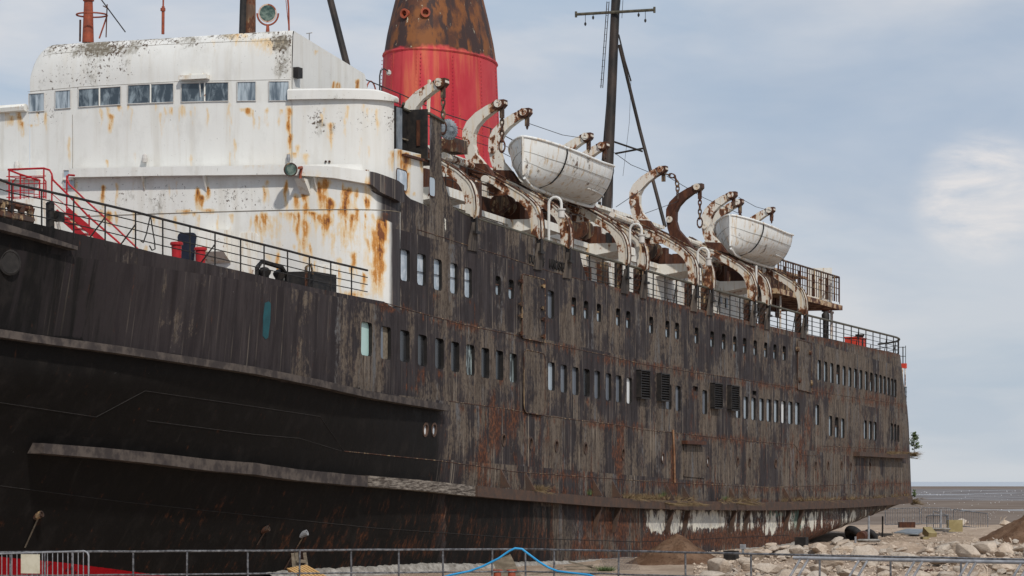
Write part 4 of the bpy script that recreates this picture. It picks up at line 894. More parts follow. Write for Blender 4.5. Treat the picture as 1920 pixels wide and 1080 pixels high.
P = onFront(364, 145, UPP, .12); f = MB().box(P, (.25, 1.05, .14)).box(P + Vector((-.02, -.05, .1)), (.12, .6, .06)).obj('wiper_box', M['house_paint'], SHIP)
MB().tube([onFront(374, 148, UPP, .1), onFront(376, 182, UPP, .08)], .02, 5).obj('wiper_arm', M['grey_box'], f)
# lights and brackets on the front
for x, y in ((31, 310), (271, 297)):
    P = onFront(x, y, UPP, .12); MB().lathe(P, [(.09, -.13), (.10, 0), (.07, .12), (.02, .16)], 10).obj('bulkhead_lamp', M['grey_box'], SHIP)
P = onFront(541, 296, UPP, .1); MB().lathe(P, [(.06, -.12), (.07, 0), (.06, .12)], 8).obj('bulkhead_lamp', M['galvanised'], SHIP)
P = onFront(545, 318, LOW, .85); R_ = Matrix.Rotation(math.radians(90), 3, 'Y') @ Matrix.Identity(3)
aim = Vector((-.85, -.35, -.12)).normalized().to_track_quat('Z', 'Y').to_matrix()
FL = MB().lathe(P, [(.12, -.28), (.20, -.15), (.215, .0), (.235, .02), (.235, .06), (.20, .06)], 18, M=aim).obj('floodlight', M['dark_rust'], SHIP); FL['label'] = 'red lead floodlight on the front wall'
MB().lathe(P + aim @ Vector((0, 0, .065)), [(.19, 0), (.19, .005)], 18, M=aim).obj('lens', M['lamp_glass'], FL)
Q = onFront(563, 335, LOW, .42); MB().tube([P + Vector((.05, -.28, .05)), Q + Vector((0, -.05, .38)), Q + Vector((0, 0, .15)), Q], .05, 7).obj('bracket_pipe', M['red_lead'], FL)
mb = MB().prism([Q + Vector((-.1, -.17, 0)), Q + Vector((.42, -.17, 0)), Q + Vector((.42, -.17, -.5))], (0, .34, 0)); mb.obj('shelf_bracket', M['house_paint'], FL)
for x, y in ((595, 340), (693, 330), (272, 338), (388, 340)):
    a = onFront(x, y, LOW, .02); MB().prism([a + Vector((0, 0, .2)), a + Vector((-.28, 0, .2)), a + Vector((0, 0, -.35))], (0, .04, 0)).obj('ledge_knee', M['house_paint'], SHIP)
# lower front: window, doors, box
front_window(119, 319, 139, 353, 0, LOW, 'sky_glass', name='front_window')
MB().tube([onFront(118, 336, LOW, .05), onFront(139, 336, LOW, .05)], .05, 5).obj('window_rail', M['house_paint'], SHIP)
def flush(name, x0, y0, x1, y1, mat, off=.03, r=8):
    pts = []
    for cx, cy, a0 in ((x1 - r, y0 + r, 0), (x0 + r, y0 + r, 90), (x0 + r, y1, 180), (x1 - r, y1, 270)):
        for k in range(5):
            a = math.radians(a0 + 90 * k / 4); rr = r if a0 < 180 else 0.1; pts.append(onFront(cx + rr * math.cos(a), cy - rr * math.sin(a), LOW, off))
    return MB().prism(pts, (.05, 0, 0)).obj(name, M[mat], SHIP)
flush('front_door', 333, 436, 368, 505, 'navy_door')['label'] = 'open dark doorway in the white front'
flush('front_door', 447, 436, 484, 535, 'house_paint', .02)['label'] = 'closed white door in the front wall'
flush('access_panel', 595, 497, 634, 565, 'house_paint', .025, 2)
p = [onFront(385, 433, LOW, .05), onFront(433, 431, LOW, .05)]; t = [onFront(383, 475, LOW, .05), onFront(428, 475, LOW, .05)]
A, B = p; hh = A.z - t[0].z
mb = MB().prism([A, A + Vector((-.55, 0, -.05)), A + Vector((-.60, 0, -hh)), A + Vector((0, 0, -hh - .35))], B - A); mb.obj('wall_locker', M['house_paint'], SHIP)
for x in (200, 240, 285):
    pass
for x, y in ((611, 303), (618, 303)):
    MB().lathe(onFront(x, y, UPP, .02), [(.04, 0), (.04, .03)], 8, M=Matrix.Rotation(math.radians(-90), 3, 'Y')).obj('vent_cap', M['dark_rust'], SHIP)
# ------------------------------------------------------------------ houses, decks behind the davits
def box_part(name, x0, x1, y0, y1, z0, z1, m, parent=None):
    return MB().box(((x0 + x1) / 2, (y0 + y1) / 2, (z0 + z1) / 2), (x1 - x0, y1 - y0, z1 - z0)).obj(name, M[m], parent or SHIP)
def dz(X): return railz(X) - 12.55            # the sheer of the upper decks, zero at the second davit
def sheer_box(name, x0, x1, y0, y1, z0, z1, m, step=2.0, parent=None):
    n = max(1, int((x1 - x0) / step)); mb = MB()
    for i in range(n + 1):
        x = x0 + (x1 - x0) * i / n; d = dz(x)
        mb.v += [(x, y0, z0 + d), (x, y1, z0 + d), (x, y1, z1 + d), (x, y0, z1 + d)]
    for i in range(n):
        for k in range(4): mb.f.append((4 * i + k, 4 * i + (k + 1) % 4, 4 * i + 4 + (k + 1) % 4, 4 * i + 4 + k))
    mb.f += [(0, 1, 2, 3), tuple(4 * n + k for k in (3, 2, 1, 0))]
    return mb.obj(name, M[m], parent or SHIP)
PH = sheer_box('promenade_house', 97.7, 149.0, 2.7, 14.5, 10.3, 13.55, 'house_paint'); PH['label'] = 'white rust stained promenade deck wall'
sheer_box('boat_deck', 97.7, 150.5, 2.6, 14.6, 13.56, 13.78, 'house_paint')
BH = sheer_box('boat_deck_house', 98.5, 137.0, 4.7, 12.8, 13.8, 16.1, 'house_paint')
sheer_box('sun_deck', 98.2, 138.5, 4.45, 13.0, 16.1, 16.25, 'house_paint')
sheer_box('rusted_bulkhead', 100.5, 149, 4.2, 4.4, 13.8, 14.9, 'rusted_metal')
for x0, x1 in ((101.0, 106.5), (111.4, 117.4), (121.3, 127.6), (131.4, 137.4), (141.4, 147.2)):
    sheer_box('davit_girder', x0 + 6.3, x0 + 10.0, 2.7, 3.1, 14.95, 15.45, 'rusted_metal')
    d = dz(x0)
    # platform beside the forward davit of the pair: fascia with a sloping soffit
    L_ = 2.3; p = [(x0, 1.2, 13.75 + d), (x0, 1.2, 13.42 + d), (x0, 3.0, 13.15 + d), (x0, 3.0, 13.75 + d)]
    MB().prism(p, (L_, 0, -.03 * L_)).obj('embarkation_platform', M['house_paint'], SHIP)
    rl = MB()
    for k in range(4): rl.tube([(x0 + .2 + L_ * k / 3.2, 1.3, 13.7 + d), (x0 + .2 + L_ * k / 3.2, 1.3, 14.7 + d)], .022, 5)
    for h in (.35, .68, 1.0): rl.tube([(x0 + .2, 1.3, 13.7 + h + d), (x0 + 5.2, 1.3, 13.7 + h + d - .1)], .016, 5)
    rl.obj('platform_rail', M['black_paint'], SHIP)
    box_part('rust_locker', x0 + 3.6, x0 + 4.5, 2.2, 3.0, 13.7 + d, 14.5 + d, 'rusted_metal')
    box_part('rusted_post', x0 + 3.1, x0 + 3.4, 1.1, 1.4, 12.2 + d, 14.2 + d, 'dark_rust')
    # winch: drum, motor and brake
    w = MB(); w.lathe((x0 + 1.6, 3.4, 14.5 + d), [(.42, -.5), (.42, -.42), (.24, -.42), (.24, .3), (.42, .3), (.42, .42)], 14, M=Matrix.Rotation(math.radians(90), 3, 'Y')).obj('boat_winch', M['dark_rust'], SHIP)
    MB().box((x0 + 2.6, 3.3, 14.3 + d), (.6, .7, .8)).obj('winch_motor', M['rusted_metal'], SHIP)
    MB().tube([(x0 + 3.3, 2.6, 15.25 + d), (x0 + 6.4, 2.6, 15.15 + d)], .14, 9).tube([(x0 + 6.4, 2.6, 15.15 + d), (x0 + 6.75, 2.6, 15.14 + d)], .2, 9).obj('shaft_roller', M['davit_paint'], SHIP)
# doors, windows and vents of the promenade wall
for x, y, w, h, m in ((1190, 480, 10, 20, 'grey_box'), (1253, 530, 11, 62, 'grey_box'), (1315, 520, 7, 16, 'grey_box'), (1284, 522, 7, 14, 'grey_box'), (1338, 530, 8, 12, 'grey_box'), (1350, 563, 5, 14, 'dark_glass'), (1361, 568, 5, 18, 'dark_glass'), (935, 417, 10, 12, 'grey_box'), (1212, 498, 7, 12, 'grey_box'), (1425, 560, 16, 50, 'reveal'), (1456, 575, 10, 42, 'rust_brown'), (1140, 450, 12, 26, 'reveal'), (1400, 560, 22, 60, 'house_paint')):
    P = onY(x, y, 2.7); k = FPX / (P.x * CT + (P.y - CY) * ST); W_ = w / (k * .40); H_ = h / k
    MB().prism([(P.x + a, 2.69, P.z + b) for a, b in rrect(0, 0, W_, H_, min(W_, H_) * .2)], (0, -.06, 0)).obj('wall_fitting' if h < 25 else 'cabin_door', M[m], PH)
# hose bracket and small posts near the open rail
MB().tube([onY(1131, 483, 2.7), onY(1133, 477, 2.7), onY(1138, 474, 2.7), onY(1158, 468, 2.7)], .05, 6).obj('wall_pipe', M['rust_brown'], SHIP)
box_part('ventilator_post', 117.0, 117.6, 1.2, 1.7, 10.5, 12.1, 'rusted_metal'); box_part('ventilator_post', 118.6, 119.0, .9, 1.3, 10.5, 12.4, 'dark_rust')
for x, y in ((1215, 588), (1212, 590)): pass
# aft platform on posts
AP = sheer_box('aft_platform', 149.2, 163.0, 1.6, 15.9, 13.72, 13.98, 'rusted_heavy'); AP['label'] = 'rusty railed platform on posts near the stern'
sheer_box('platform_house', 151.5, 161.8, 4.0, 13.5, 13.98, 15.45, 'rusted_heavy', parent=AP); sheer_box('platform_house_roof', 150.5, 162.2, 3.4, 14, 15.45, 15.55, 'rusted_heavy', parent=AP)
box_part('end_panel', 161.9, 162.2, 2.0, 3.4, 13.0, 15.1, 'house_paint', AP)
rl = MB(); z0 = 13.98 + dz(156)
for k in range(27): x = 149.5 + k * .5; rl.tube([(x, 1.7, z0 + .1), (x, 1.7, z0 + 1.55)], .05 if k % 3 == 0 else .025, 5)
for k in (3, 9, 15, 21): rl.box((149.5 + k * .5, 1.75, z0 + .7), (.35, .04, 1.2))
for h in (.5, .85, 1.2): rl.tube([(149.5, 1.7, z0 + h + .1), (162.6, 1.7, z0 + h)], .022, 5)
rl.tube([(149.5, 1.7, z0 + 1.6), (162.6, 1.7, z0 + 1.5)], .05, 6)
for k in range(9): y = 1.7 + k * .8; rl.tube([(162.7, y, z0), (162.7, y, z0 + 1.5)], .025, 5)
rl.tube([(162.7, 1.7, z0 + 1.5), (162.7, 9, z0 + 1.5)], .05, 5); rl.obj('platform_rail', M['dark_rust'], AP)
for x, y, px in ((151.0, 2.0, 0), (155.5, 2.2, 0), (159.0, 2.6, 0), (162.8, 2.2, 0), (153, 8, 0), (160, 9, 0)):
    MB().tube([(x, y, 10.4), (x, y, z0 - .2)], .06, 7).obj('platform_post', M['davit_paint'], AP)
MB().box((163.6, 2.6, z0 - .35), (2.2, .16, .12)).obj('awning_spar', M['rust_brown'], AP); MB().tube([(164.6, 2.6, 10.4), (164.6, 2.6, z0 - .3)], .05, 6).obj('awning_post', M['rust_brown'], AP)
# ------------------------------------------------------------------ boat davits
X2, X6 = onY(1007, 400, 0).x, onY(1300, 500, 0).x
def trk(pts): return [(q.y, q.z - railz(X2)) for q in (onX(x, y, X2) for x, y in pts)]
T_OUT = trk([(1014, 448), (1015.5, 430), (1014, 410), (1011, 399), (1007, 389), (1001, 381), (995, 375.5), (983, 365), (953, 347), (912, 325), (885, 312), (864, 300)])
T_IN = trk([(998.5, 441), (998, 425), (996, 412.6), (993.5, 403), (990, 395), (986, 389), (981, 384), (968, 373.5), (947, 361), (915, 340), (890, 327), (868, 316)])
def arm(pts): return [(q.y, q.z - railz(X6)) for q in (onX(x, y, X6) for x, y in pts)]
A_OUT = arm([(1250.5, 312), (1240, 313), (1222, 321), (1203.8, 332.4), (1189.5, 346.7), (1183, 361), (1182.4, 377.8), (1185.6, 397.3), (1190.8, 412.8), (1196, 425)])
A_IN = arm([(1251, 318), (1246.6, 323.3), (1232.3, 331), (1216.7, 342.8), (1206.3, 354.5), (1201, 366), (1200.5, 383), (1205, 398.6), (1218, 414), (1232, 434)])
def ribbon(A, B, x0, x1):                     # two edge lines in the (y, z) plane, thick from x0 to x1
    mb = MB(); n = len(A)
    for x in (x0, x1):
        mb.v += [(x, y, z) for y, z in A] + [(x, y, z) for y, z in B]
    o = 2 * n
    for i in range(n - 1):
        mb.f += [(i, i + 1, n + i + 1, n + i), (o + i, o + n + i, o + n + i + 1, o + i + 1), (i, o + i, o + i + 1, i + 1), (n + i, n + i + 1, o + n + i + 1, o + n + i)]
    mb.f += [(0, n, o + n, o), (n - 1, o + n - 1, o + 2 * n - 1, 2 * n - 1)]
    return mb
def local(mb, name, mat, parent, smooth=False):
    o = bpy.data.objects.new(name, mb.mesh(name, M[mat], smooth)); COL.objects.link(o); o.parent = parent; return o
RY = Matrix.Rotation(math.radians(90), 3, 'Y')
def link_chain(mb, pts, big=False):
    for i in range(len(pts) - 1):
        a, b = Vector(pts[i]), Vector(pts[i + 1]); d = (b - a); R_ = d.to_track_quat('X', 'Z').to_matrix() @ Matrix.Rotation(math.radians(90 * (i % 2)), 3, 'X')
        mb.torus((a + b) / 2, d.length * .34, .032, R_, 10, 5, 1.75)
def make_davit():
    mb = ribbon(T_OUT, T_IN, -.17, .17)
    fl = [(y - .04 * 1.0, z + .02) for y, z in T_OUT]; fi = [(y + .02, z - .03) for y, z in T_OUT]
    r2 = ribbon(fl, fi, -.205, .205); mb.add(r2.v, r2.f)
    tr_ = MB().tube([(-.2, y - .05, z + .03) for y, z in T_OUT], .028, 5).tube([(.2, y - .05, z + .03) for y, z in T_OUT], .028, 5)
    ym, zm = T_IN[9]; mb.prism([(-.1, ym, zm), (-.1, ym + .1, zm - .12), (-.1, ym + 1.3, zm - .1), (-.1, ym + 1.3, zm + .55)], (.2, 0, 0))
    o = bpy.data.objects.new('boat_davit', mb.mesh('boat_davit', M['davit_worn'])); COL.objects.link(o); o.parent = SHIP
    local(tr_, 'trackway_rail', 'dark_rust', o)
    local(MB().box((0, .24, -.6), (.22, .30, 1.25)), 'leg', 'dark_rust', o)
    local(MB().box((0, -.14, -.30), (.14, .12, .62)).box((0, -.16, -.58), (.46, .18, .10)), 'foot', 'black_paint', o)
    f = local(MB().prism([(-.13, -.15, -.22), (.15, -.15, -.22), (.46, -.06, -1.24), (-.46, -.06, -1.24)], (0, .10, 0)), 'fin_plate', 'hull_fin', o)
    pl = MB()
    for y, z in (T_IN[9],): pl.lathe((-.2, y + .02, z + .05), [(.16, -.12), (.16, .06), (.08, .08)], 12, M=RY)
    local(pl, 'trackway_roller', 'davit_paint', o)
    return o
def make_arm(o, dy, dzz, mat, hang, boat):
    A = [(y + dy, z + dzz) for y, z in A_OUT]; B = [(y + dy, z + dzz) for y, z in A_IN]
    mb = ribbon(A, B, -.2, .2); a = local(mb, 'cradle_arm', mat, o)
    hA = [A[0], A[0], A[1], (A[1][0] * .5 + A[2][0] * .5, A[1][1] * .5 + A[2][1] * .5)]; hB = [B[0], B[0], B[1], (B[1][0] * .5 + B[2][0] * .5, B[1][1] * .5 + B[2][1] * .5)]
    hh = ribbon([(p[0] - .05, p[1] + .02) if i == 0 else (p[0], p[1] + .02) for i, p in enumerate(hA)][1:], [(p[0], p[1] - .03) for p in hB][1:], -.215, .215); local(hh, 'arm_head', 'rust_brown' if mat != 'rust_brown' else 'dark_rust', o)
    fA, fB = A[8:], B[8:]; fh = ribbon([(p[0] + .02, p[1]) for p in fA], [(p[0] - .02, p[1]) for p in fB], -.21, .21); local(fh, 'arm_foot', 'rusted_metal', o)
    r2 = ribbon(A[:9], [(p[0] * .82 + q[0] * .18, p[1] * .82 + q[1] * .18) for p, q in zip(A, B)][:9], -.24, -.2)
    for i in (1, 6):
        pl = MB(); y, z = (A[i][0] + B[i][0]) / 2, (A[i][1] + B[i][1]) / 2
        pl.lathe((-.24, y + .05, z), [(.15, .05), (.15, -.06), (.055, -.06), (.055, -.03)], 14, M=RY)
        local(pl, 'pulley', 'davit_paint', o)
    y, z = B[1]; y += .05; ch = MB()
    if hang == 'side': pts = [(0, y, z - .05), (0, y - .28, z - .12), (0, y - .52, z - .2), (0, y - .62, z - .42), (0, y - .66, z - .64), (0, y - .66, z - .86), (0, y - .66, z - 1.18)]
    elif hang == 'down': pts = [(0, y, z - .05 - .21 * k) for k in range(7)] + [(0, y, z - 1.68)]
    else: pts = [(0, y, z - .05 - .22 * k) for k in range(boat)]
    link_chain(ch, pts); ch.box((0, y, z - .2), (.12, .16, .42)); local(ch, 'fall_chain', 'dark_rust', o)
    return a
k = Mat('hull_fin', 0.8, 0.13); k.coord(True); a_ = k.noise((4, 4, .3), 1.0, 6, .6); k.col(k.mix(k.step(a_, .35, .7), (0.04, 0.035, 0.033), (0.125, 0.10, 0.08))); M['hull_fin'] = k.m
LEGS = [885, 1007, 1062, 1170, 1205, 1300, 1330, 1410, 1437, 1505]
TIPS = [(838, 148), (948, 188), (995, 204), (1110, 250), (1140, 267), (1250, 312), (1318, 345), (1381, 360), (1393, 374), (1452, 389)]
HANG = ['down', 'down', 'boat', 'boat', 'boat', 'side', 'down', 'boat', 'down', 'boat']
proto = make_davit(); d6 = None
for i, (lx, tp) in enumerate(zip(LEGS, TIPS)):
    X = onY(lx, 400, 0).x
    if i == 0: o = proto
    else:
        o = proto.copy(); COL.objects.link(o)
        for ch in list(proto.children):
            if ch.name.split('.')[0] in ('cradle_arm', 'pulley', 'fall_chain', 'arm_head', 'arm_foot'): continue
            c_ = ch.copy(); COL.objects.link(c_); c_.parent = o
    o.location = Vector((X, 0, railz(X))) - Vector(SHIP.location)
    q = onX(*tp, X); dy, dzz = q.y - A_OUT[0][0], q.z - railz(X) - A_OUT[0][1]
    make_arm(o, dy, dzz, 'rust_brown' if i == 6 else ('davit_worn' if i in (1, 8) else 'davit_paint'), HANG[i], 3)
    if i == 6: o['label'] = 'davit with a rust brown cradle arm'
# falls: wires between the davit heads
for a, b in (((993, 232), (1112, 262)), ((1150, 285), (1215, 322)), ((1250, 330), (1385, 400)), ((1385, 370), (1448, 396)), ((1155, 388), (1245, 318)), ((1210, 400), (1320, 350))):
    MB().tube([onY(*a, 1.4), (onY(*a, 1.4) + onY(*b, 1.4)) / 2 + Vector((0, 0, -.12)), onY(*b, 1.4)], .014, 4).obj('fall_wire', M['black_paint'], SHIP)
# white goose-neck deck lamps
def deck_lamp(px, py0, py1, lamp=True, Y=.35):
    b = onY(px, py1, Y); t = onY(px, py0, Y); r = .26; p = [b, Vector((b.x, Y, t.z - r))]
    if lamp:
        p += [Vector((b.x, Y - r + r * math.cos(a), t.z - r + r * math.sin(a))) for a in np.linspace(.3, math.pi, 7)]; p.append(p[-1] + Vector((0, 0, -.2)))
    else: p.append(t)
    o = MB().tube(p, .055, 8).obj('deck_lamp', M['davit_clean'], SHIP)
    if lamp:
        e = p[-1]; MB().lathe(e, [(.17, 0), (.17, -.05), (.13, -.07), (.13, -.34), (.09, -.38)], 12).obj('lantern', M['grey_box'], o)
    return o
k = Mat('davit_clean', .5, .3); k.col((.62, .61, .58)); M['davit_clean'] = k.m
deck_lamp(1029, 370, 455); deck_lamp(1181, 420, 500); deck_lamp(1308, 465, 540); deck_lamp(1418, 498, 570, False)
# ------------------------------------------------------------------ railings
def rail_posts(name, pts, hs, r, pr, pm, post_dz, post_px, mat):
    pass
PR = MB(); PR.tube([onH(x, y, -.04) for x, y in [(857, 394)]] + [Vector((X, inset(X, 11) + .04, railz(X))) for X in np.arange(100, 178.0, 1.0)], .058, 7)
PR.obj('promenade_handrail', M['rail_green'], SHIP)
PB = MB()
for h in (.26, .50, .74, .96):
    PB.tube([Vector((X, inset(X, 11) + .06, railz(X) - h)) for X in [112.8 + .4 * (h > .4)] + list(np.arange(113.5, 178.5, 1.2))], .017, 5)
PB.obj('promenade_guard_bars', M['black_paint'], SHIP)
X = 114.0; n_ = 0
while X < 178:
    y = inset(X, 11) + .07; MB().tube([(X, y, railz(X) - 1.12), (X, y, railz(X))], .03, 5).obj('stanchion', M['black_paint'], SHIP)
    if n_ % 4 == 3: MB().tube([(X, y, railz(X) - .1), (X + .35, y + .25, railz(X) - 1.1)], .025, 5).obj('stanchion_stay', M['black_paint'], SHIP)
    X += 1.72; n_ += 1
# rails on the far curve of the stern and the ensign staff end
mb = MB(); zt = railz(176)
for h in (0, .35, .7): mb.tube([(176 + .35 * k, inset(176 + .35 * k, 10.6) + .1, zt - h - .25) for k in range(12)], .02, 5)
mb.obj('stern_rail', M['black_paint'], SHIP)
mb = MB()
for a, b, r_ in (((1693, 650), (1693, 682), .035), ((1684, 651), (1698, 651), .02), ((1684, 668), (1698, 668), .02), ((1698, 648), (1698, 690), .02)): mb.tube([onY(*a, 1.55), onY(*b, 1.55)], r_, 5)
mb.obj('stern_post', M['black_paint'], SHIP)
MB().box(onY(1694, 686, 1.55), (.35, .35, .3)).obj('stern_light', M['red_orange'], SHIP); MB().tube([onY(1692, 690, 1.55), onY(1692, 725, 1.55)], .05, 6).tube([onY(1697, 690, 1.6), onY(1697, 725, 1.6)], .04, 6).obj('stern_fender_post', M['davit_paint'], SHIP)
mb = MB()
for k in range(5): mb.tube([onY(1690 + 2.2 * k, 725, 1.6), onY(1690 + 2.2 * k, 754, 1.6)], .03, 5)
for y in (725, 734, 743, 753): mb.tube([onY(1689, y, 1.6), onY(1700, y + 1, 1.6)], .025, 5)
mb.obj('stern_gallery_rail', M['black_paint'], SHIP)
# forecastle railing
FR = [(-60, 328), (0, 337), (22, 345), (78, 356.5), (138, 370), (197, 384), (254, 397.5), (305, 411), (356, 424), (403, 436), (451, 448), (495, 459), (539, 470), (580, 481), (620, 491), (659, 500), (689, 507)]
def fp(px, py): return onH(px, py, -.12)
R3 = [fp(*p) for p in FR]; tb = MB().tube(R3, .036, 6); tb.obj('forecastle_handrail', M['black_paint'], SHIP)
dec = lambda p: interp([(q.x, q.z) for q in [onH(*t) for t in ((-60, 395), (0, 407), (140, 437), (300, 476), (480, 515), (615, 545), (720, 565.5))]], p.x)
for k in (1, 2, 3):
    MB().tube([Vector((p.x, p.y, p.z - (p.z - dec(p)) * k / 4.0)) for p in R3], .017, 5).obj('forecastle_guard_bar', M['black_paint'], SHIP)
for p in R3[2:-1]: MB().tube([p, Vector((p.x, p.y, dec(p) - .15))], .026, 5).obj('stanchion', M['black_paint'], SHIP)
for i in (6, 9, 5):
    p = R3[i]; MB().tube([p + Vector((0, 0, -.35)), Vector((p.x - .25, p.y + .5, dec(p) - .1))], .024, 5).obj('stanchion_stay', M['black_paint'], SHIP)
# hooked wire hung on the rail
q = fp(279, 404); MB().tube([q + Vector((0, -.05, 0)), q + Vector((-.25, -.05, -.55)), q + Vector((-.45, -.05, -.82)), q + Vector((-.6, -.05, -.78))], .02, 5).tube([q + Vector((0, -.05, 0)), q + Vector((.25, -.05, -.7)), q + Vector((.3, -.05, -.95)), q + Vector((.1, -.05, -1.0)), q + Vector((-.05, -.05, -.88))], .02, 5).obj('hook_wire', M['black_paint'], SHIP)
# ------------------------------------------------------------------ forecastle gear
def lathe_at(name, P, prof, m, n=16): return MB().lathe(P, prof, n).obj(name, M[m], SHIP, True, 40)
for x, y in ((331, 482), (376, 492)):
    P = onX(x, y, 88.6); lathe_at('mooring_post', (P.x, P.y, P.z - .5), [(.19, 0), (.17, .9), (.20, .97), (.20, 1.05), (.15, 1.07)] if 0 else [(.17, 0), (.155, .45), (.17, .88), (.215, .90), (.215, .97), (.17, 1.0)], 'red_paint')['label'] = 'red mooring post on the forecastle'
P = onH(496, 518, -.35); Q = onH(524, 522, -.35)
for p in (P, Q): lathe_at('bollard', (p.x, p.y, p.z - .45), [(.16, 0), (.14, .45), (.20, .55), (.21, .62), (.10, .72), (.03, .74)], 'black_paint')
a, b = onH(482, 517, -.5), onH(537, 528, -.2)
MB().tube([a, a + Vector((0, 0, .25)), a + Vector((.25, -.05, .46)), b + Vector((-.35, 0, .42)), b + Vector((0, 0, .2)), b], .075, 8).obj('fairlead_bow', M['black_paint'], SHIP)
a = onH(585, 543, -.9); MB().box((a.x, a.y, a.z + .05), (1.9, .9, .95)).obj('deck_locker', M['black_paint'], SHIP)
a = onH(574, 537, -.3); MB().tube([a + Vector((0, 0, -.2)), a + Vector((0, 0, .62))], .05, 6).tube([a + Vector((0, 0, .62)), a + Vector((.15, -.1, .72)), a + Vector((.25, -.12, .4))], .04, 6).obj('swivel_stand', M['dark_rust'], SHIP)
# roller fairlead on the bow shelf
a = [onH(x, y, -.15) for x, y in ((-40, 391), (0, 401), (58, 413))]
MB().tube([p + Vector((0, 0, .32)) for p in a], .11, 7).obj('roller_fairlead', M['dark_rust'], SHIP); MB().tube([p + Vector((0, 0, -.02)) for p in a], .14, 7).obj('roller_fairlead', M['dark_rust'], SHIP)
for x in (4, 20, 40, 57): p = onH(x, 401 + (x - 4) * .22, -.15); lathe_at('roller', (p.x, p.y, p.z - .02), [(.13, 0), (.09, .17), (.13, .34)], 'dark_rust')
p = onH(94, 412, -.35); lathe_at('ventilator', (p.x, p.y, p.z - .6), [(.12, 0), (.12, 1.0), (.13, 1.05), (.08, 1.1)], 'black_paint'); MB().box((p.x + .25, p.y - .1, p.z + .1), (.35, .25, .25)).obj('valve_box', M['black_paint'], SHIP)
# red stair with landing
XS = 88.0
def sx(x, y, d=0.0): q = onX(x, y, XS + d); return q
ST_ = MB()
for d in (0, .75):
    ST_.tube([sx(15, 318, d), sx(82, 315.5, d), sx(93, 319, d), sx(97, 326, d), sx(99, 337, d), sx(130, 368, d), sx(165, 405, d), sx(215, 448, d), sx(250, 480, d)] if d == 0 else [sx(140, 329, d - .75), sx(128, 328, d - .75), sx(126, 336, d - .75), sx(130, 346, d - .75), sx(160, 375, d - .75), sx(210, 420, d - .75), sx(262, 470, d - .75)], .035, 6)
ST_.tube([sx(15, 318), sx(38, 327), sx(74, 338)], .035, 6)
STAIR = ST_.obj('stair_handrail', M['red_paint'], SHIP); STAIR['label'] = 'red tubular handrails of the forecastle stair'
mb = MB()
for x, y0, y1 in ((17, 318, 382), (38, 327, 381), (82, 316, 396), (97, 330, 400), (125, 329, 396), (167, 402, 442), (74, 338, 380), (24, 338, 380)): mb.tube([sx(x, y0), sx(x, y1)], .03, 5)
for y in (331, 345, 357, 370): mb.tube([sx(12, y), sx(86, y - 1)], .017, 5); mb.tube([sx(12, y), sx(72, y + 8)], .014, 5)
for x in (45, 54, 64): mb.tube([sx(x, 336, .4), sx(x, 380, .4)], .014, 5)
mb.tube([sx(24, 380, .2), sx(24, 342, .2), sx(30, 334, .2), sx(80, 333, .2), sx(86, 340, .2), sx(86, 380, .2)], .025, 5)
for k in (1, 2): mb.tube([sx(98, 350 + 14 * k), sx(165, 405 + 16 * k)], .014, 5)
mb.obj('stair_guard', M['red_paint'], SHIP)
mb = MB()
for k in range(7):
    p = sx(112 + 11 * k, 400 + 9.6 * k); mb.box((XS + .35, p.y, p.z), (.8, .24, .035))
mb.bar(sx(104, 397), sx(200, 482), .04, .2).bar(sx(126, 394), sx(222, 479), .04, .2); mb.obj('stair_treads', M['red_paint'], SHIP)
a = sx(42, 395); b = sx(100, 395); MB().box((XS + .5, (a.y + b.y) / 2 + .3, a.z - .2), (1.2, abs(a.y - b.y), 1.15)).obj('stair_landing', M['house_paint'], SHIP)
# ------------------------------------------------------------------ funnel, masts, gear on the wheelhouse top
FX, FY = 119.7, 8.75
def ering(z, n=56):
    k = interp([(15.5, 1.07), (17, 1.03), (18.6, 1.0), (21.3, .955), (22.2, .90), (23.2, .815), (24.2, .72), (25.5, .58), (26, .5)], z)
    return [(FX + 4.0 * k * math.cos(2 * math.pi * i / n), FY + 2.25 * k * math.sin(2 * math.pi * i / n), z) for i in range(n)]
mb = MB(); zs = list(np.arange(15.5, 26.1, .25)); n = 56
for z in zs: mb.v += ering(z)
for i in range(len(zs) - 1):
    for k in range(n): a, b = i * n + k, i * n + (k + 1) % n; mb.f.append((a, b, b + n, a + n))
mb.f.append(tuple(range((len(zs) - 1) * n, len(zs) * n)))
FU = mb.obj('funnel', M['funnel'], SHIP, True, 50); FU['label'] = 'red funnel with a rusted upper half'
r_ = ering(21.35); MB().tube(r_ + r_[:1], .07, 6).obj('funnel_band', M['funnel'], FU)
mb = MB(); rv = MB()
for i in range(0, n, 5):
    col = [ering(z)[i] for z in zs[:25]]; mb.tube([Vector(p) + (Vector(p) - Vector((FX, FY, p[2]))).normalized() * .002 for p in col], .016, 4)
    for z in np.arange(16, 21.2, .16):
        p = Vector(ering(z)[i]); d_ = (p - Vector((FX, FY, z))).normalized(); t_ = Vector((-d_.y, d_.x, 0)); rv.box(p + t_ * .09 + d_ * .01, (.035, .035, .035)); rv.box(p - t_ * .09 + d_ * .01, (.035, .035, .035))
mb.obj('funnel_seams', M['funnel'], FU); rv.obj('funnel_rivets', M['funnel'], FU)
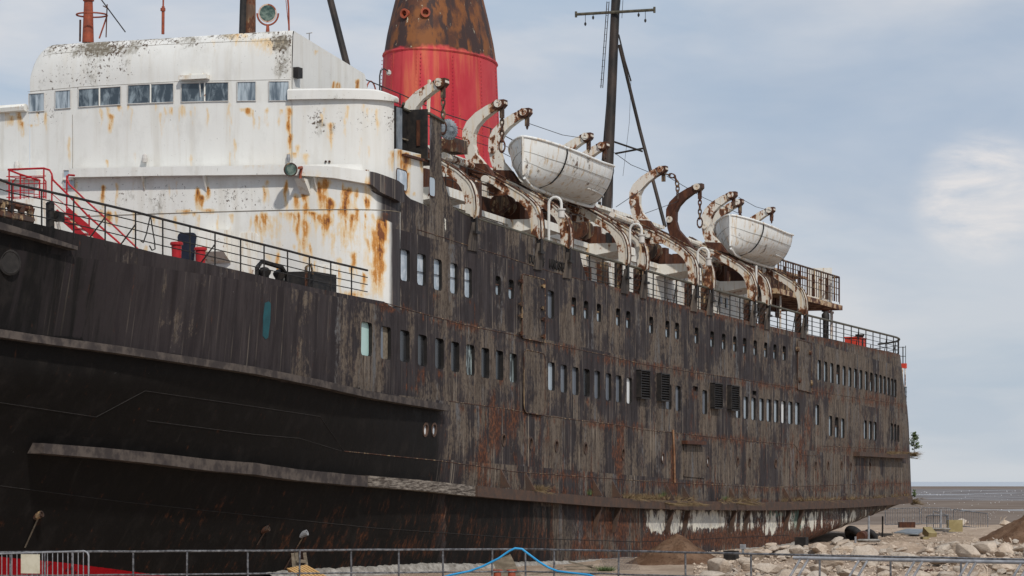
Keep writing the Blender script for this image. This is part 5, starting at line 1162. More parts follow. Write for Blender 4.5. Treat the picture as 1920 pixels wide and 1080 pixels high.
for px, py in ((762, 26), (797, 24)):
    d = ray(px, py); P = None
    for t in np.arange(110, 130, .02):
        x, y, z = d[0] * t, CY + d[1] * t, EZ + d[2] * t; kz = interp([(21.3, .955), (22.2, .90), (23.2, .815), (24.2, .72)], z)
        if ((x - FX) / (4 * kz)) ** 2 + ((y - FY) / (2.25 * kz)) ** 2 < 1: P = Vector((x, y, z)); break
    nrm = Vector(((P.x - FX) / 16, (P.y - FY) / 5, 0)).normalized(); R_ = nrm.to_track_quat('Z', 'Y').to_matrix()
    MB().lathe(P, [(.17, -.2), (.17, .12), (.21, .14), (.21, .18), (.13, .18), (.12, 0)], 14, M=R_).obj('exhaust_stub', M['red_lead'], FU)
# main mast with yard and struts
def YM(px, py, Y=8.75): return onY(px, py, Y)
a, b = YM(1136, 420), YM(1157, -60)
MA = MB().tube([a, a.lerp(b, .5), b], [.265, .25, .22], 14).obj('mast', M['mast_paint'], SHIP, True, 40); MA['label'] = 'black raked mast with a cross yard aft of the funnel'
yc = a.lerp(b, (a.z - YM(1153, 22).z) / (a.z - b.z)); y0 = onX(1080, 27, yc.x - .35); y1 = onX(1227, 18.5, yc.x - .35)
MB().tube([y0, y1], .075, 8).tube([y0 + Vector((0, 0, -.15)), y0 + Vector((0, 0, .15))], .06, 6).tube([y1 + Vector((0, 0, -.15)), y1 + Vector((0, 0, .15))], .06, 6).obj('yard', M['rail_green'], MA)
for t in (.12, .22, .8, .885):
    p = y0.lerp(y1, t); L_ = .42 if t in (.12, .885) else .12
    MB().tube([p, p + Vector((0, 0, -L_))], .015, 5).lathe(p + Vector((0, 0, -L_ - .1)), [(.02, .1), (.06, .05), (.06, -.03), (.01, -.1)], 8).obj('yard_block', M['black_paint'], MA)
lad = MB()
for dx in (-15, -11): lad.tube([YM(1153 + dx, 3), YM(1136 + dx * .9 + 4, 165)], .022, 5)
for k in range(14): lad.tube([YM(1138 - k * 1.0, 5 + k * 12), YM(1142 - k * 1.0, 5 + k * 12)], .014, 4)
lad.obj('mast_ladder', M['black_paint'], MA)
MB().tube([YM(1163, 0), YM(1154, 90), YM(1148, 390)], .018, 5).tube([YM(1168, 0), YM(1166, 34)], .014, 5).obj('mast_cable', M['black_paint'], MA)
MB().tube([YM(1161, 84), onY(1200, 245, 7.8), onY(1247, 425, 6.2)], [.085, .09, .095], 10).obj('mast_strut', M['mast_paint'], MA)
MB().tube([YM(1160, 65), YM(1172, 115, 8.2), YM(1183, 152, 8.0)], .04, 6).obj('mast_strut', M['mast_paint'], MA)
MB().tube([onY(1142, 168, 9), onY(1123, 395, 11)], .09, 8).obj('mast_strut', M['mast_paint'], MA)
MB().tube([YM(1153, 288), onY(1207, 278, 7.3)], .05, 6).tube([YM(1152, 266), onY(1205, 284, 7.3)], .05, 6).obj('mast_brace', M['mast_paint'], MA)
MB().tube([YM(1183, 152, 8), YM(1180, 230, 8), YM(1168, 330, 8.5)], .01, 4).obj('loose_wire', M['black_paint'], MA)
# fore mast on the wheelhouse top with its after leg
a, b = YM(466, 70), YM(466, -60); MB().tube([a, b], .27, 12).obj('foremast', M['mast_rusty'] if 'mast_rusty' in M else M['rust_brown'], SHIP, True, 40)
a, b = YM(454, 70), YM(458, -60); MB().tube([a, b], .13, 8).obj('foremast_strut', M['black_paint'], SHIP)
MB().tube([onY(655, 140, 6.0), onY(617, -10, 7.5)], .13, 10).obj('foremast_leg', M['mast_paint'], SHIP)
# posts, rings, searchlight
def top(px, py, d=.9): return onFront(px, py, UPP, -d)
p = top(165, 80); MB().tube([p, top(166, -20)], [.21, .14], 12).tube([top(166, 2), top(166, 0)], .2, 12).obj('aerial_post', M['red_lead'], SHIP, True, 40)
c = top(172, 28); MB().torus(c, .53, .03, None, 24, 6).tube([c + Vector((.2, -.5, 0)), top(186, 72)], .03, 5).obj('aerial_ring', M['red_lead'], SHIP)
MB().tube([top(150, 78), top(150.5, 37)], .035, 6).obj('stub_pole', M['rust_brown'], SHIP)
MB().tube([top(199, 70), top(201, 8)], .022, 5).tube([top(193, 11), top(203, 16)], .02, 5).obj('whip_aerial', M['rust_brown'], SHIP)
MB().tube([top(189, -2), top(235, 60)], .022, 5).obj('stay_rod', M['black_paint'], SHIP)
MB().tube([top(305.5, 64), top(306, 12)], .055, 8).tube([top(306, 12), top(306.5, -20)], .03, 6).lathe(top(305.5, 18), [(.09, -.05), (.09, .05)], 8).obj('lamp_pole', M['red_lead'], SHIP)
P = top(502, 25, .5); aim2 = Vector((-.93, -.36, -.02)).normalized().to_track_quat('Z', 'Y').to_matrix()
SLT = MB().lathe(P, [(.12, -.38), (.25, -.28), (.29, .0), (.315, .02), (.315, .08), (.265, .08)], 22, M=aim2).obj('searchlight', M['searchlight_paint'] if 'searchlight_paint' in M else M['red_lead'], SHIP, True, 40); SLT['label'] = 'searchlight in a yoke on the wheelhouse roof'
MB().lathe(P + aim2 @ Vector((0, 0, .085)), [(.265, 0), (.265, .006)], 22, M=aim2).obj('lens', M['lamp_glass'], SLT)
yk = [P + aim2 @ Vector((.36 * math.cos(a), .0, 0)) * 1.0 + Vector((0, 0, .40 * math.sin(a))) for a in np.linspace(0, -math.pi, 13)]
MB().tube(yk, .032, 6).tube([P + Vector((0, 0, -.40)), top(502, 62, .5)], [.05, .075], 8).obj('yoke', M['red_lead'], SLT)
MB().tube([top(542, 60), top(541, 14), top(539, -10)], .03, 6).tube([top(536, 0), top(541, 50)], .012, 4).obj('signal_post', M['red_lead'], SHIP)
P = onY(580, 85, 6); MB().tube([P, P + Vector((0, 0, .45))], .02, 5).tube([P + Vector((-.2, -.2, .42)), P + Vector((.2, .2, .47))], .02, 5).obj('small_aerial', M['grey_box'], SHIP)
# sun deck rail along the funnel and the goose-neck lamp
rp = [(680, 147), (750, 176), (830, 212), (920, 241), (960, 262), (1010, 282)]
R4 = [onY(x, y, 4.6) for x, y in rp]
mb = MB().tube(R4, .022, 5).tube([p + Vector((0, 0, -.4)) for p in R4], .014, 5).tube([p + Vector((0, 0, -.75)) for p in R4], .014, 5); mb.obj('sun_deck_rail', M['black_paint'], SHIP)
for i in range(len(R4) - 1):
    for t in (0, .5): p = R4[i].lerp(R4[i + 1], t); MB().tube([p, p + Vector((0, 0, -1.15))], .024, 5).obj('stanchion', M['black_paint'] if (i + int(t * 2)) % 2 else M['grey_box'], SHIP)
P = onY(712, 190, 4.4); MB().tube([P, onY(712, 142, 4.4), onY(714, 132, 4.4), onY(720, 129, 4.4), onY(727, 133, 4.4)], .028, 6).obj('goose_neck_lamp', M['black_paint'], SHIP); MB().lathe(onY(729, 136, 4.4), [(.03, .1), (.09, .04), (.09, -.06), (.04, -.1)], 10).obj('lamp_shade', M['grey_box'], SHIP)
MB().tube([onY(803, 212, 3.6), onY(805, 150, 3.6)], .07, 7).obj('white_post', M['davit_paint'], SHIP)
MB().torus(onY(696, 175, 5), .45, .03, Matrix.Rotation(math.radians(90), 3, 'X'), 20, 5).obj('pipe_hoop', M['red_lead'], SHIP)
# fan cowl and its bracket aft of the wind dodger
P = onY(841, 243, 2.2); aim3 = Vector((-.5, -.75, .1)).normalized().to_track_quat('Z', 'Y').to_matrix()
mb = MB().lathe(P, [(.10, -.3), (.36, -.12), (.40, .02), (.32, .10), (.10, .16)], 20, M=aim3)
for k in range(20):
    a = 2 * math.pi * k / 20; mb.bar(P + aim3 @ Vector((.1 * math.cos(a), .1 * math.sin(a), .18)), P + aim3 @ Vector((.40 * math.cos(a), .40 * math.sin(a), .05)), .03, .03)
mb.obj('fan_cowl', M['sheet_metal'], SHIP)
MB().box(onY(850, 275, 2.6), (1.2, .7, .5)).obj('fan_base', M['dark_rust'], SHIP)
# ------------------------------------------------------------------ lifeboats (hang from the davits: things of their own)
def lifeboat(name, px, py, L_, Yc, label, B_=1.55):
    stem = onY(px, py, Yc); x0 = stem.x; zt = stem.z; D = 1.84
    root = thing(name, (x0 + L_ / 2, Yc, zt - D), label, 'lifeboat', 'lifeboats hanging from the davits')
    nu, nv = 41, 13; mb = MB()
    def P(u, v, sd, e=0.0):
        b = (B_ + e) * max(0.0, 1 - abs(u) ** 2.5) ** .72; zs_ = -.45 * (1 - u * u); zk = -D + .12 * abs(u) ** 3 + (.55 * max(0, abs(u) - .8) / .2 * (.4 if u < 0 else 1.0))
        z = zk + (zs_ - zk) * v; pw = 2.3 - .95 * abs(u) ** 1.5
        w = b * max(0.0, 1 - (1 - v) ** pw) ** (1 / pw)
        rake = .30 * u * abs(u) ** 6 * (v - .4) + (.10 * v if u < -.99 else 0)
        return Vector((x0 + L_ / 2 + u * L_ / 2 * 1.0 + (rake if u > 0 else -.05 * v), Yc + sd * w, zt + z - dz_ * (u + 1)))
    dz_ = .10
    us = [-math.cos(math.pi * i / (nu - 1)) for i in range(nu)]
    for sd in (-1, 1):
        o = len(mb.v)
        for u in us:
            for j in range(nv): mb.v.append(P(u, j / (nv - 1), sd))
        for i in range(nu - 1):
            for j in range(nv - 1): a = o + i * nv + j; mb.f.append((a, a + nv, a + nv + 1, a + 1))
    me = mb.mesh('boat_hull', M['boat_paint'], True); bm = bmesh.new(); bm.from_mesh(me); bmesh.ops.remove_doubles(bm, verts=bm.verts, dist=.01); bmesh.ops.recalc_face_normals(bm, faces=bm.faces); bm.to_mesh(me); bm.free()
    for p_ in me.polygons: p_.use_smooth = True
    o = bpy.data.objects.new('boat_hull', me); COL.objects.link(o); setpar(o, root)
    tb = MB()
    for sd in (-1, 1): tb.tube([P(u, 1.0, sd, .03) for u in us], .055, 7)
    tb.obj('gunwale', M['boat_paint'], root, True)
    tb = MB()
    for v, r in ((.62, .012), (.36, .010)):
        tb.tube([P(u, v, -1, .012) for u in us[1:-1]], r, 4); tb.tube([P(u, v, 1, .012) for u in us[1:-1]], r, 4)
    tb.obj('plank_seam', M['canvas'], root)
    MB().tube([P(u, .0, 1) + Vector((0, 0, -.06)) for u in us[3:-3]], .06, 6).tube([P(-1, v, 1) + Vector((-.03, 0, 0)) for v in (0, .25, .5, .75, 1)], .04, 6).tube([P(1, v, 1) + Vector((.02, 0, 0)) for v in (0, .25, .5, .75, 1)], .04, 6).obj('keel', M['boat_paint'], root)
    MB().tube([P(u, .22, -1, .05) + Vector((0, -.03, -.02)) for u in np.linspace(-.05, .75, 14)], .028, 5).obj('bilge_rail', M['boat_paint'], root)
    cov = MB()
    for u in us: cov.v += [tuple(P(u, .97, -1)), tuple((P(u, .97, -1) + P(u, .97, 1)) / 2 + Vector((0, 0, .04))), tuple(P(u, .97, 1))]
    cov.f = [(3 * i + k, 3 * i + 3 + k, 3 * i + 4 + k, 3 * i + 1 + k) for i in range(nu - 1) for k in (0, 1)]; cov.obj('cover', M['canvas'], root)
    for u in (-.62, .70):
        q = [P(u, v, -1, .03) + Vector((0, -.02, 0)) for v in np.linspace(1, 0, 9)]; q[0] = q[0] + Vector((0, .05, .08))
        MB().tube(q, .03 if u < 0 else .014, 5).obj('lashing', M['rope'], root)
    e = P(1, .0, 1); MB().prism([e + Vector((.02, -.03, .7)), e + Vector((.32, -.03, .5)), e + Vector((.25, -.03, -.35)), e + Vector((-.25, -.03, -.35)), e + Vector((-.2, -.03, .05))], (0, .06, 0)).obj('rudder', M['boat_paint'], root)
    for u in (-.72, .72):
        c_ = (P(u, 1, -1) + P(u, 1, 1)) / 2; MB().box(c_ + Vector((0, 0, .1)), (.25, .08, .2)).obj('lifting_hook', M['dark_rust'], root)
    return root
lifeboat('lifeboat', 981, 256, 9.5, 1.35, 'larger looking white lifeboat with a black lashing, slung just aft of the red funnel')
lifeboat('lifeboat', 1369, 403, 8.9, 1.15, 'flaking white lifeboat nearer the stern, beside the rusty aft platform')
# red chest on the after deck
t = thing('deck_chest', (166.5, 1.6, 10.46), 'bright orange red chest standing behind the rail at the stern', 'chest')
P = onY(1604, 646, 1.2); t.location = (P.x, P.y, 10.45)
MB().box((P.x, P.y, 10.85), (2.2, .7, .8)).obj('chest_body', M['red_orange'], t); MB().box((P.x, P.y, 11.28), (2.3, .8, .06)).obj('chest_lid', M['red_orange'], t)
P = onY(1612, 637, 1.0); lathe_at('stern_bollard', (P.x, P.y, 10.45), [(.22, 0), (.20, .9), (.26, .95), (.26, 1.05)], 'black_paint')
P = onY(1548, 610, 1.2); lathe_at('ventilator', (P.x, P.y, 10.45), [(.15, 0), (.15, 1.5), (.22, 1.55), (.22, 1.8), (.1, 1.95)], 'black_paint')
# ------------------------------------------------------------------ ground, shore, sea
rnd = random.Random(7)
def FR(F, R): return Vector((F * CT + R * ST, CY + F * ST - R * CT, 0))
def gz(F, R):
    z = .10 * mnoise.noise(Vector((F * .35, R * .35, 0))) + .05 * mnoise.noise(Vector((F * 1.3, R * 1.3, 3)))
    z += .38 * max(0.0, 1 - abs(F - 112) / 16.0) * max(0.0, min(1.0, (R - 7.5) / 3.0))
    if F > 221: z -= min(5.2, (F - 221) * .55)
    return z
mb = MB(); Fs = list(np.arange(60, 100, 2.0)) + list(np.arange(100, 170, .5)) + list(np.arange(170, 236, 1.0)); Rs = list(np.arange(-70, 0, 5.0)) + list(np.arange(0, 45, .5)) + list(np.arange(45, 81, 5.0))
for F in Fs:
    for R in Rs: p = FR(F, R); p.z = gz(F, R); mb.v.append(p)
nr = len(Rs)
for i in range(len(Fs) - 1):
    for j in range(nr - 1): a = i * nr + j; mb.f.append((a, a + nr, a + nr + 1, a + 1))
tag(mb.obj('ground', M['sand'], None, True), kind='structure')
def sheet(name, F0, F1, z, m, w=.6):
    vs = []
    for F in (F0, F1):
        for R in (-w * F - 300, w * F + 300): p = FR(F, R); p.z = z; vs.append(p)
    tag(MB().add(vs, [(0, 1, 3, 2)]).obj(name, M[m]), kind='structure')
sheet('mudflat', 150, 5400, -5.0, 'mud'); sheet('sea', 5090, 90000, -4.9, 'sea')
for i in range(16):
    F = rnd.uniform(1250, 3000) if i < 11 else rnd.uniform(700, 1100); px = rnd.uniform(1720, 1980); R = (px - 960) / FPX * F; L_ = rnd.uniform(.006, .03) * F; w = rnd.uniform(4, 16) * F / 1500
    n = 24; vs = [FR(F + w * math.sin(2 * math.pi * k / n) * rnd.uniform(.6, 1), R + L_ / 2 * math.cos(2 * math.pi * k / n)) + Vector((0, 0, -4.96)) for k in range(n)]
    tag(MB().add(vs, [tuple(range(n))]).obj('tide_pool', M['pool']), kind='structure')
gl = MB()
for i in range(170):
    F = rnd.choice((rnd.uniform(420, 900), rnd.uniform(900, 2600))); px = rnd.uniform(1690, 1960); R = (px - 960) / FPX * F; p = FR(F, R); s_ = F / FPX * rnd.uniform(.5, 1.5); p.z = -5 + s_ * .5
    gl.lathe(p, [(s_ * .2, -s_ * .5), (s_ * .75, 0), (s_ * .25, s_ * .5)], 6)
tag(gl.obj('gull_flock', M['gull_white']), 'white gulls scattered over the brown mudflat', 'gulls', kind='stuff')

# ------------------------------------------------------------------ heaps and the concrete bed under the hull
def mound(name, px, F, h, r, m, label, cat, seed, stretch=1.0, zig=.22):
    c = FR(F, (px - 960) / FPX * F); root_z = gz(F, (px - 960) / FPX * F); mb = MB(); nr_, na = 26, 72
    for i in range(nr_ + 1):
        q = i / nr_
        for k in range(na):
            a = 2 * math.pi * k / na; rr = r * q * (1 + zig * mnoise.noise(Vector((math.cos(a) * 1.3, math.sin(a) * 1.3, seed))))
            x, y = rr * math.cos(a) * stretch, rr * math.sin(a); z = h * (1 - q) ** 1.12 + .13 * h * mnoise.noise(Vector((x * 1.6, y * 1.6, seed))) * (1 - q) + .05 * mnoise.noise(Vector((x * 5, y * 5, seed + 4)))
            mb.v.append((c.x + x * ST + y * CT, c.y - x * CT + y * ST, root_z - .12 + z))
    for i in range(nr_):
        for k in range(na): a, b = i * na + k, i * na + (k + 1) % na; mb.f.append((a, b, b + na, a + na))
    return tag(mb.obj(name, M[m], None, True), label, cat)
mound('soil_mound', 1268, 116, 1.28, 2.3, 'soil', 'brown mound of loose soil heaped against the hull amidships', 'soil heap', 3)
mound('soil_mound', 1952, 158, 2.05, 3.7, 'soil', 'dark brown soil mound on the open ground right of the stern', 'soil heap', 11)
mound('gravel_heap', 1688, 137, .62, 1.9, 'sand', 'low heap of fine gravel below the counter stern', 'gravel heap', 21, 1.3)
mound('rubble_mound', 1452, 121, .60, 2.3, 'sand', 'pale sandy rubble mound at the left end of the rubble', 'rubble heap', 31, 1.25, .4)
mound('rubble_mound', 1585, 130, .72, 2.9, 'sand', 'broad sandy rubble mound in front of the counter stern', 'rubble heap', 41, 1.3, .4)
mound('rubble_mound', 1850, 128, .62, 3.0, 'sand', 'low sandy rubble mound left of the dark soil mound', 'rubble heap', 51, 1.3, .4)
def bed(px0, px1, tops, label):
    n = int((px1 - px0) / 1.3); mb = MB()
    for i in range(n + 1):
        px = px0 + (px1 - px0) * i / n; P = onH(px, interp(tops, px), .28)
        j = .05 * mnoise.noise(Vector((P.x * 5.5, 1, 1))) + .05 * abs(mnoise.noise(Vector((P.x * 13, 4, 1)))) + .05 * mnoise.noise(Vector((P.x * 1.6, 7, 1)))
        zt = P.z + j; y = inset(P.x, max(.05, zt)); nz_ = 7
        for k in range(nz_):
            q = k / (nz_ - 1); z = zt + (-.25 - zt) * q; o_ = .10 + .42 * q ** .8 + .10 * mnoise.noise(Vector((P.x * 4, z * 6, 2))) + .05 * mnoise.noise(Vector((P.x * 11, z * 14, 5)))
            mb.v.append((P.x, y - (o_ if k else -.25), z + (.0 if k else -.03)))
    nz_ = 7
    for i in range(n):
        for k in range(nz_ - 1): a = i * nz_ + k; mb.f.append((a, a + 1, a + nz_ + 1, a + nz_))
    return tag(mb.obj('concrete_bed', M['concrete'], None, False), label, 'concrete')
bed(510, 1190, [(510, 1072), (560, 1066), (640, 1062), (700, 1059), (820, 1053), (900, 1055), (1000, 1051), (1090, 1050), (1120, 1047), (1190, 1047)], 'rough grey concrete bank cast against the black hull foot left of the soil mound')
bed(1335, 1502, [(1335, 1036), (1380, 1029), (1430, 1025), (1470, 1021), (1490, 1017), (1502, 1014)], 'pale concrete bank at the hull foot between soil mound and counter stern')
# ------------------------------------------------------------------ rubble
def rock_mesh(seed, flat=1.0):
    r_ = random.Random(seed); bm = bmesh.new()
    for _ in range(15):
        v = Vector((r_.gauss(0, 1), r_.gauss(0, 1), r_.gauss(0, 1))).normalized(); v = Vector((v.x * r_.uniform(.75, 1.0), v.y * r_.uniform(.7, 1), v.z * flat * r_.uniform(.75, 1)))
        bm.verts.new(v)
    bmesh.ops.convex_hull(bm, input=bm.verts[:]); bmesh.ops.delete(bm, geom=[v for v in bm.verts if not v.link_faces], context='VERTS')
    bmesh.ops.bevel(bm, geom=bm.edges[:], offset=.07, segments=2, affect='EDGES', profile=.6)
    bmesh.ops.triangulate(bm, faces=bm.faces[:]); bmesh.ops.subdivide_edges(bm, edges=bm.edges[:], cuts=1, use_grid_fill=True)
    for v in bm.verts:
        if v.co.length > 1.0: v.co = v.co.normalized()
    for v in bm.verts: n = v.co.normalized(); v.co += n * (.06 * mnoise.noise(v.co * 2.5 + Vector((seed, 0, 0))) + .025 * mnoise.noise(v.co * 7 + Vector((0, seed, 0))))
    me = bpy.data.meshes.new('rock'); bm.to_mesh(me); bm.free(); me.materials.append(M['limestone'])
    for p in me.polygons: p.use_smooth = True
    set_sharp(me, 28); return me
ROCKS = [rock_mesh(s, f) for s, f in ((1, .6), (2, .75), (5, .5), (8, .9), (13, .65), (21, .8), (34, .45), (55, .7))]
def rock(px, py, wpx, hpx=None, label=None, seed=None, rot=None, grp='limestone rubble below the stern'):
    """py is the photo row of the rock's middle"""
    r_ = random.Random(seed if seed is not None else int(px * 131 + py * 17)); hpx = hpx or wpx * r_.uniform(.55, .85)
    F = FPX * EZ / (py + hpx * .35 - HOR); c = FR(F, (px - 960) / FPX * F); k = F / FPX
    o = bpy.data.objects.new('rock', r_.choice(ROCKS)); COL.objects.link(o)
    o.scale = (wpx * k * .56 * r_.uniform(.9, 1.2), wpx * k * .5, hpx * k * .72); o.rotation_euler = rot or (r_.uniform(-.35, .35), r_.uniform(-.35, .35), r_.uniform(0, 6.28))
    o.location = (c.x, c.y, gz(F, (px - 960) / FPX * F) + hpx * k * .34)
    tag(o, label or 'pale broken limestone block in the rubble below the stern', 'rock', grp if not label else None); return o
rock(1357, 1066, 84, 52, 'largest grey boulder, beside the soil mound amidships', 3, (.1, .1, .6))
rock(1785, 1031, 66, 26, 'long tilted pale slab on top of the rubble near the right edge', 4, (.25, .35, .9))
rock(1832, 1029, 46, 24, 'brown stained slab right of the long tilted slab', 6, (.2, .3, .4))
rock(1738, 1040, 50, 20, 'flat layered slab left of the long tilted slab', 9, (.1, .25, .8))
rock(1774, 1043, 30, 24, 'steep pale block leaning on the long tilted slab', 12)
rock(1893, 1068, 66, 36, 'broad pale slab at the lower right corner of the rubble', 15, (.1, -.3, .7))
rock(1672, 1027, 30, 24, 'dark sided block at the edge of the gravel heap', 18)
rock(1644, 1031, 46, 24, 'rounded buff boulder in front of the gravel heap', 22)
rock(1470, 1049, 46, 20, 'long smooth brown boulder at the left end of the rubble', 25)
rock(1510, 1032, 20, 20, 'upright block standing at the foot of the rusty counter stern', 27)
rock(1885, 981, 30, 18, 'white block on the shore left of the dark soil mound', 30)
rock(1806, 979, 26, 17, 'white rubble lump under the slanting barrier', 31)
rock(1708, 971, 34, 14, 'white lump behind the middle barrier on the shore', 33)
rock(1668, 976, 26, 12, 'low white lump on the shore close to the stern', 36)
n_ = 0; tries = 0; placed = []
for px, py, w, h in ((1412, 1046, 34, 22), (1436, 1040, 30, 20), (1460, 1036, 34, 24), (1484, 1040, 30, 22), (1530, 1036, 34, 20), (1556, 1030, 30, 20), (1580, 1040, 40, 24), (1610, 1034, 36, 22), (1398, 1060, 34, 24)):
    rock(px, py, w, h)
for px, py, w, h in ((1442, 1068, 62, 26), (1500, 1074, 54, 30), (1560, 1062, 66, 30), (1622, 1056, 58, 30), (1600, 1078, 60, 26), (1700, 1060, 62, 28), (1760, 1064, 52, 24), (1812, 1056, 60, 30), (1850, 1042, 50, 28), (1885, 1036, 44, 26), (1420, 1050, 40, 22), (1535, 1045, 44, 24), (1690, 1040, 40, 22), (1660, 1076, 48, 26), (1915, 1045, 46, 30), (1470, 1082, 60, 28)):
    rock(px, py, w * 1.12, h * 1.25); placed.append((px, py, w))
while n_ < 195 and tries < 9000:
    tries += 1; px = rnd.uniform(1325, 1935); lo = interp([(1325, 1052), (1400, 1040), (1500, 1034), (1600, 1026), (1760, 1016), (1930, 1012)], px); py = lo + (1092 - lo) * rnd.random() ** .8
    w = rnd.choice((13, 18, 25, 34, 42, 50)) * (.7 + .6 * (py - 1010) / 80)
    if px > 1660 and py < 1040 and w > 18: w *= .6
    if any(abs(px - a) < (w + c_) * .30 and abs(py - b) < (w + c_) * .13 for a, b, c_ in placed): continue
    if px < 1400 and py < 1078 and abs(px - 1357) < 45: continue
    placed.append((px, py, w)); rock(px, py - (8 if rnd.random() < .35 else 0), w); n_ += 1
gr = MB()
for i in range(2600):
    px = rnd.uniform(1300, 1960); py = 990 + 95 * rnd.random() ** .7 if px > 1640 else rnd.uniform(1035, 1090); F = FPX * EZ / (py - HOR); p = FR(F, (px - 960) / FPX * F); s_ = rnd.uniform(.03, .10); p.z = gz(F, (px - 960) / FPX * F) + s_ * .4
    a = rnd.uniform(0, 6.28); rot = Matrix.Rotation(a, 3, 'Z') @ Matrix.Rotation(rnd.uniform(-.6, .6), 3, 'X')
    vs = [p + rot @ Vector((x * s_ * rnd.uniform(.7, 1.2), y * s_ * rnd.uniform(.6, 1.1), z * s_ * .7)) for x, y, z in ((1, 0, 0), (-1, 0, 0), (0, 1, 0), (0, -1, 0), (0, 0, 1), (0, 0, -1))]
    gr.add(vs, [(0, 2, 4), (2, 1, 4), (1, 3, 4), (3, 0, 4), (2, 0, 5), (1, 2, 5), (3, 1, 5), (0, 3, 5)])
for cx, F0, h, w_ in ((1452, 121, .6, 60), (1585, 130, .72, 75), (1850, 128, .62, 75)):
    for _ in range(26):
        a = rnd.uniform(-1, 1); f_ = rnd.uniform(-1.6, .6); px = cx + a * w_; F = F0 + f_; q = max(0, 1 - math.hypot(a, f_ / 2.6)); p = FR(F, (px - 960) / FPX * F); o = bpy.data.objects.new('rock', rnd.choice(ROCKS)); COL.objects.link(o); k_ = rnd.uniform(.12, .42)
        o.scale = (k_ * rnd.uniform(.9, 1.5), k_, k_ * rnd.uniform(.6, .9)); o.rotation_euler = (rnd.uniform(-.4, .4), rnd.uniform(-.4, .4), rnd.uniform(0, 6.28)); o.location = (p.x, p.y, gz(F, (px - 960) / FPX * F) + h * q ** 1.12 * .9 + k_ * .15)
        tag(o, 'pale broken limestone block in the rubble below the stern', 'rock', 'limestone rubble below the stern')
tag(gr.obj('loose_gravel', M['limestone']), 'loose stones and gravel strewn over the sandy ground', 'gravel', kind='stuff')
# ------------------------------------------------------------------ fences in front
def gF(px, py, F): return atF(px, py, F)
def on_seg(A, B, px):                          # the point of the ground line A-B seen in this photo column
    d = ray(px, HOR); ax, ay = A.x, A.y - CY; bx, by = B.x - A.x, B.y - A.y
    t = (ax * d[1] - ay * d[0]) / (by * d[0] - bx * d[1]); return A + (B - A) * t
FN = [atF(-80, 1036, FPX * 1.95 / 133), atF(985, 1029.5, FPX * 1.95 / 126.5), atF(2000, 1051, FPX * 1.95 / 148)]
for p in FN: p.z = 1.25
fence = thing('tube_fence', (FN[1].x, FN[1].y, 0), 'long weathered steel tube fence across the foreground', 'fence')
def rough_line(A, B, z, n=30, j=.012): return [A.lerp(B, i / n) * 1.0 + Vector((0, 0, z - A.lerp(B, i / n).z + j * mnoise.noise(Vector((i * .9, z * 5, A.x))))) for i in range(n + 1)]
for i, (A, B) in enumerate(((FN[0], FN[1]), (FN[1], FN[2]))):
    MB().tube(rough_line(A, B, 1.25), .030, 6).obj('top_rail', M['fence_steel'], fence); MB().tube(rough_line(A, B, .60), .024, 6).obj('middle_rail', M['fence_steel'], fence)
for px in (19, 84, 135, 166, 250, 350, 465, 561, 659, 748, 831, 922, 986, 1039, 1159, 1286, 1409, 1537, 1671, 1803, 1925):
    p = on_seg(FN[0], FN[1], px) if px < 987 else on_seg(FN[1], FN[2], px); l = rnd.uniform(-.03, .03)
    MB().tube([Vector((p.x, p.y, -.3)), Vector((p.x + l, p.y + l, 1.25))], .028, 6).obj('post', M['fence_steel'], fence)
HA, HB = atF(1488, 1046, 74), atF(1990, 1056, 70)
hr = thing('handrail', (HB.x, HB.y, 0), 'grey painted handrail with slanting paired struts at the lower right', 'handrail')
MB().tube([HA, HB], .045, 8).obj('rail', M['galvanised'], hr)
for px in (1502, 1517, 1612, 1628, 1716, 1731, 1816, 1831, 1916, 1931):
    p = on_seg(HA, HB, px); p.z = HA.z + (HB.z - HA.z) * ((p - HA).length / (HB - HA).length); q = p + rt * -.65 + Vector((0, 0, -1.1)); MB().tube([p, q], .030, 6).obj('strut', M['galvanised'], hr)
def barrier(x0, t0, x1, t1, F0, F1, h, label, nb=16, m='fence_steel', r=.034):
    A, B = atF(x0, t0, F0), atF(x1, t1, F1); c = (A + B) / 2
    root = thing('crowd_barrier', (c.x, c.y, A.z - h), label, 'barrier'); dn = Vector((0, 0, -h))
    e = (B - A); rr = .12; u = e.normalized()
    loop = [A + dn, A + Vector((0, 0, -rr)), A + u * .04 + Vector((0, 0, -.04)), A + u * rr, B - u * rr, B - u * .04 + Vector((0, 0, -.04)), B + Vector((0, 0, -rr)), B + dn, A + dn]
    MB().tube(loop, r, 6).obj('frame', M[m], root)
    for k in range(1, nb): p = A.lerp(B, k / nb); MB().tube([p + dn, p], r * .5, 4).obj('bar', M[m], root)
    return root, A, B
br, A, B = barrier(-25, 1039, 166, 1033, 81.2, 80.2, 1.2, 'crowd barrier with a paper notice in front of the red boot topping', 20, 'galvanised', .024)
P0, P1 = A.lerp(B, .345), A.lerp(B, .53); tag(MB().box((P0 + P1) / 2 + Vector((-.03, 0, -.30)), ((P1 - P0).length, .01, .52), Matrix.Rotation(math.atan2((P1 - P0).y, (P1 - P0).x), 3, 'Z')).obj('notice_sheet', M['notice']), 'blank cream notice sheet tied to the crowd barrier at lower left', 'notice')
barrier(1660, 954, 1724, 952, 206, 207, 1.1, 'crowd barrier on the shore nearest the ship, first left of three', 14)
barrier(1728, 952, 1783, 953, 209, 209, 1.1, 'crowd barrier on the shore, in the middle of three', 13)
barrier(1788, 955, 1852, 963, 214, 206, 1.1, 'slanting crowd barrier on the shore, first right of three', 15)
barrier(1738, 967, 1778, 967, 190, 184, .95, 'barrier panel propped upright beside the yellow block', 10)
barrier(1750, 958, 1776, 966, 188, 192, 1.1, 'bare barrier frame standing behind the propped panel', 2)
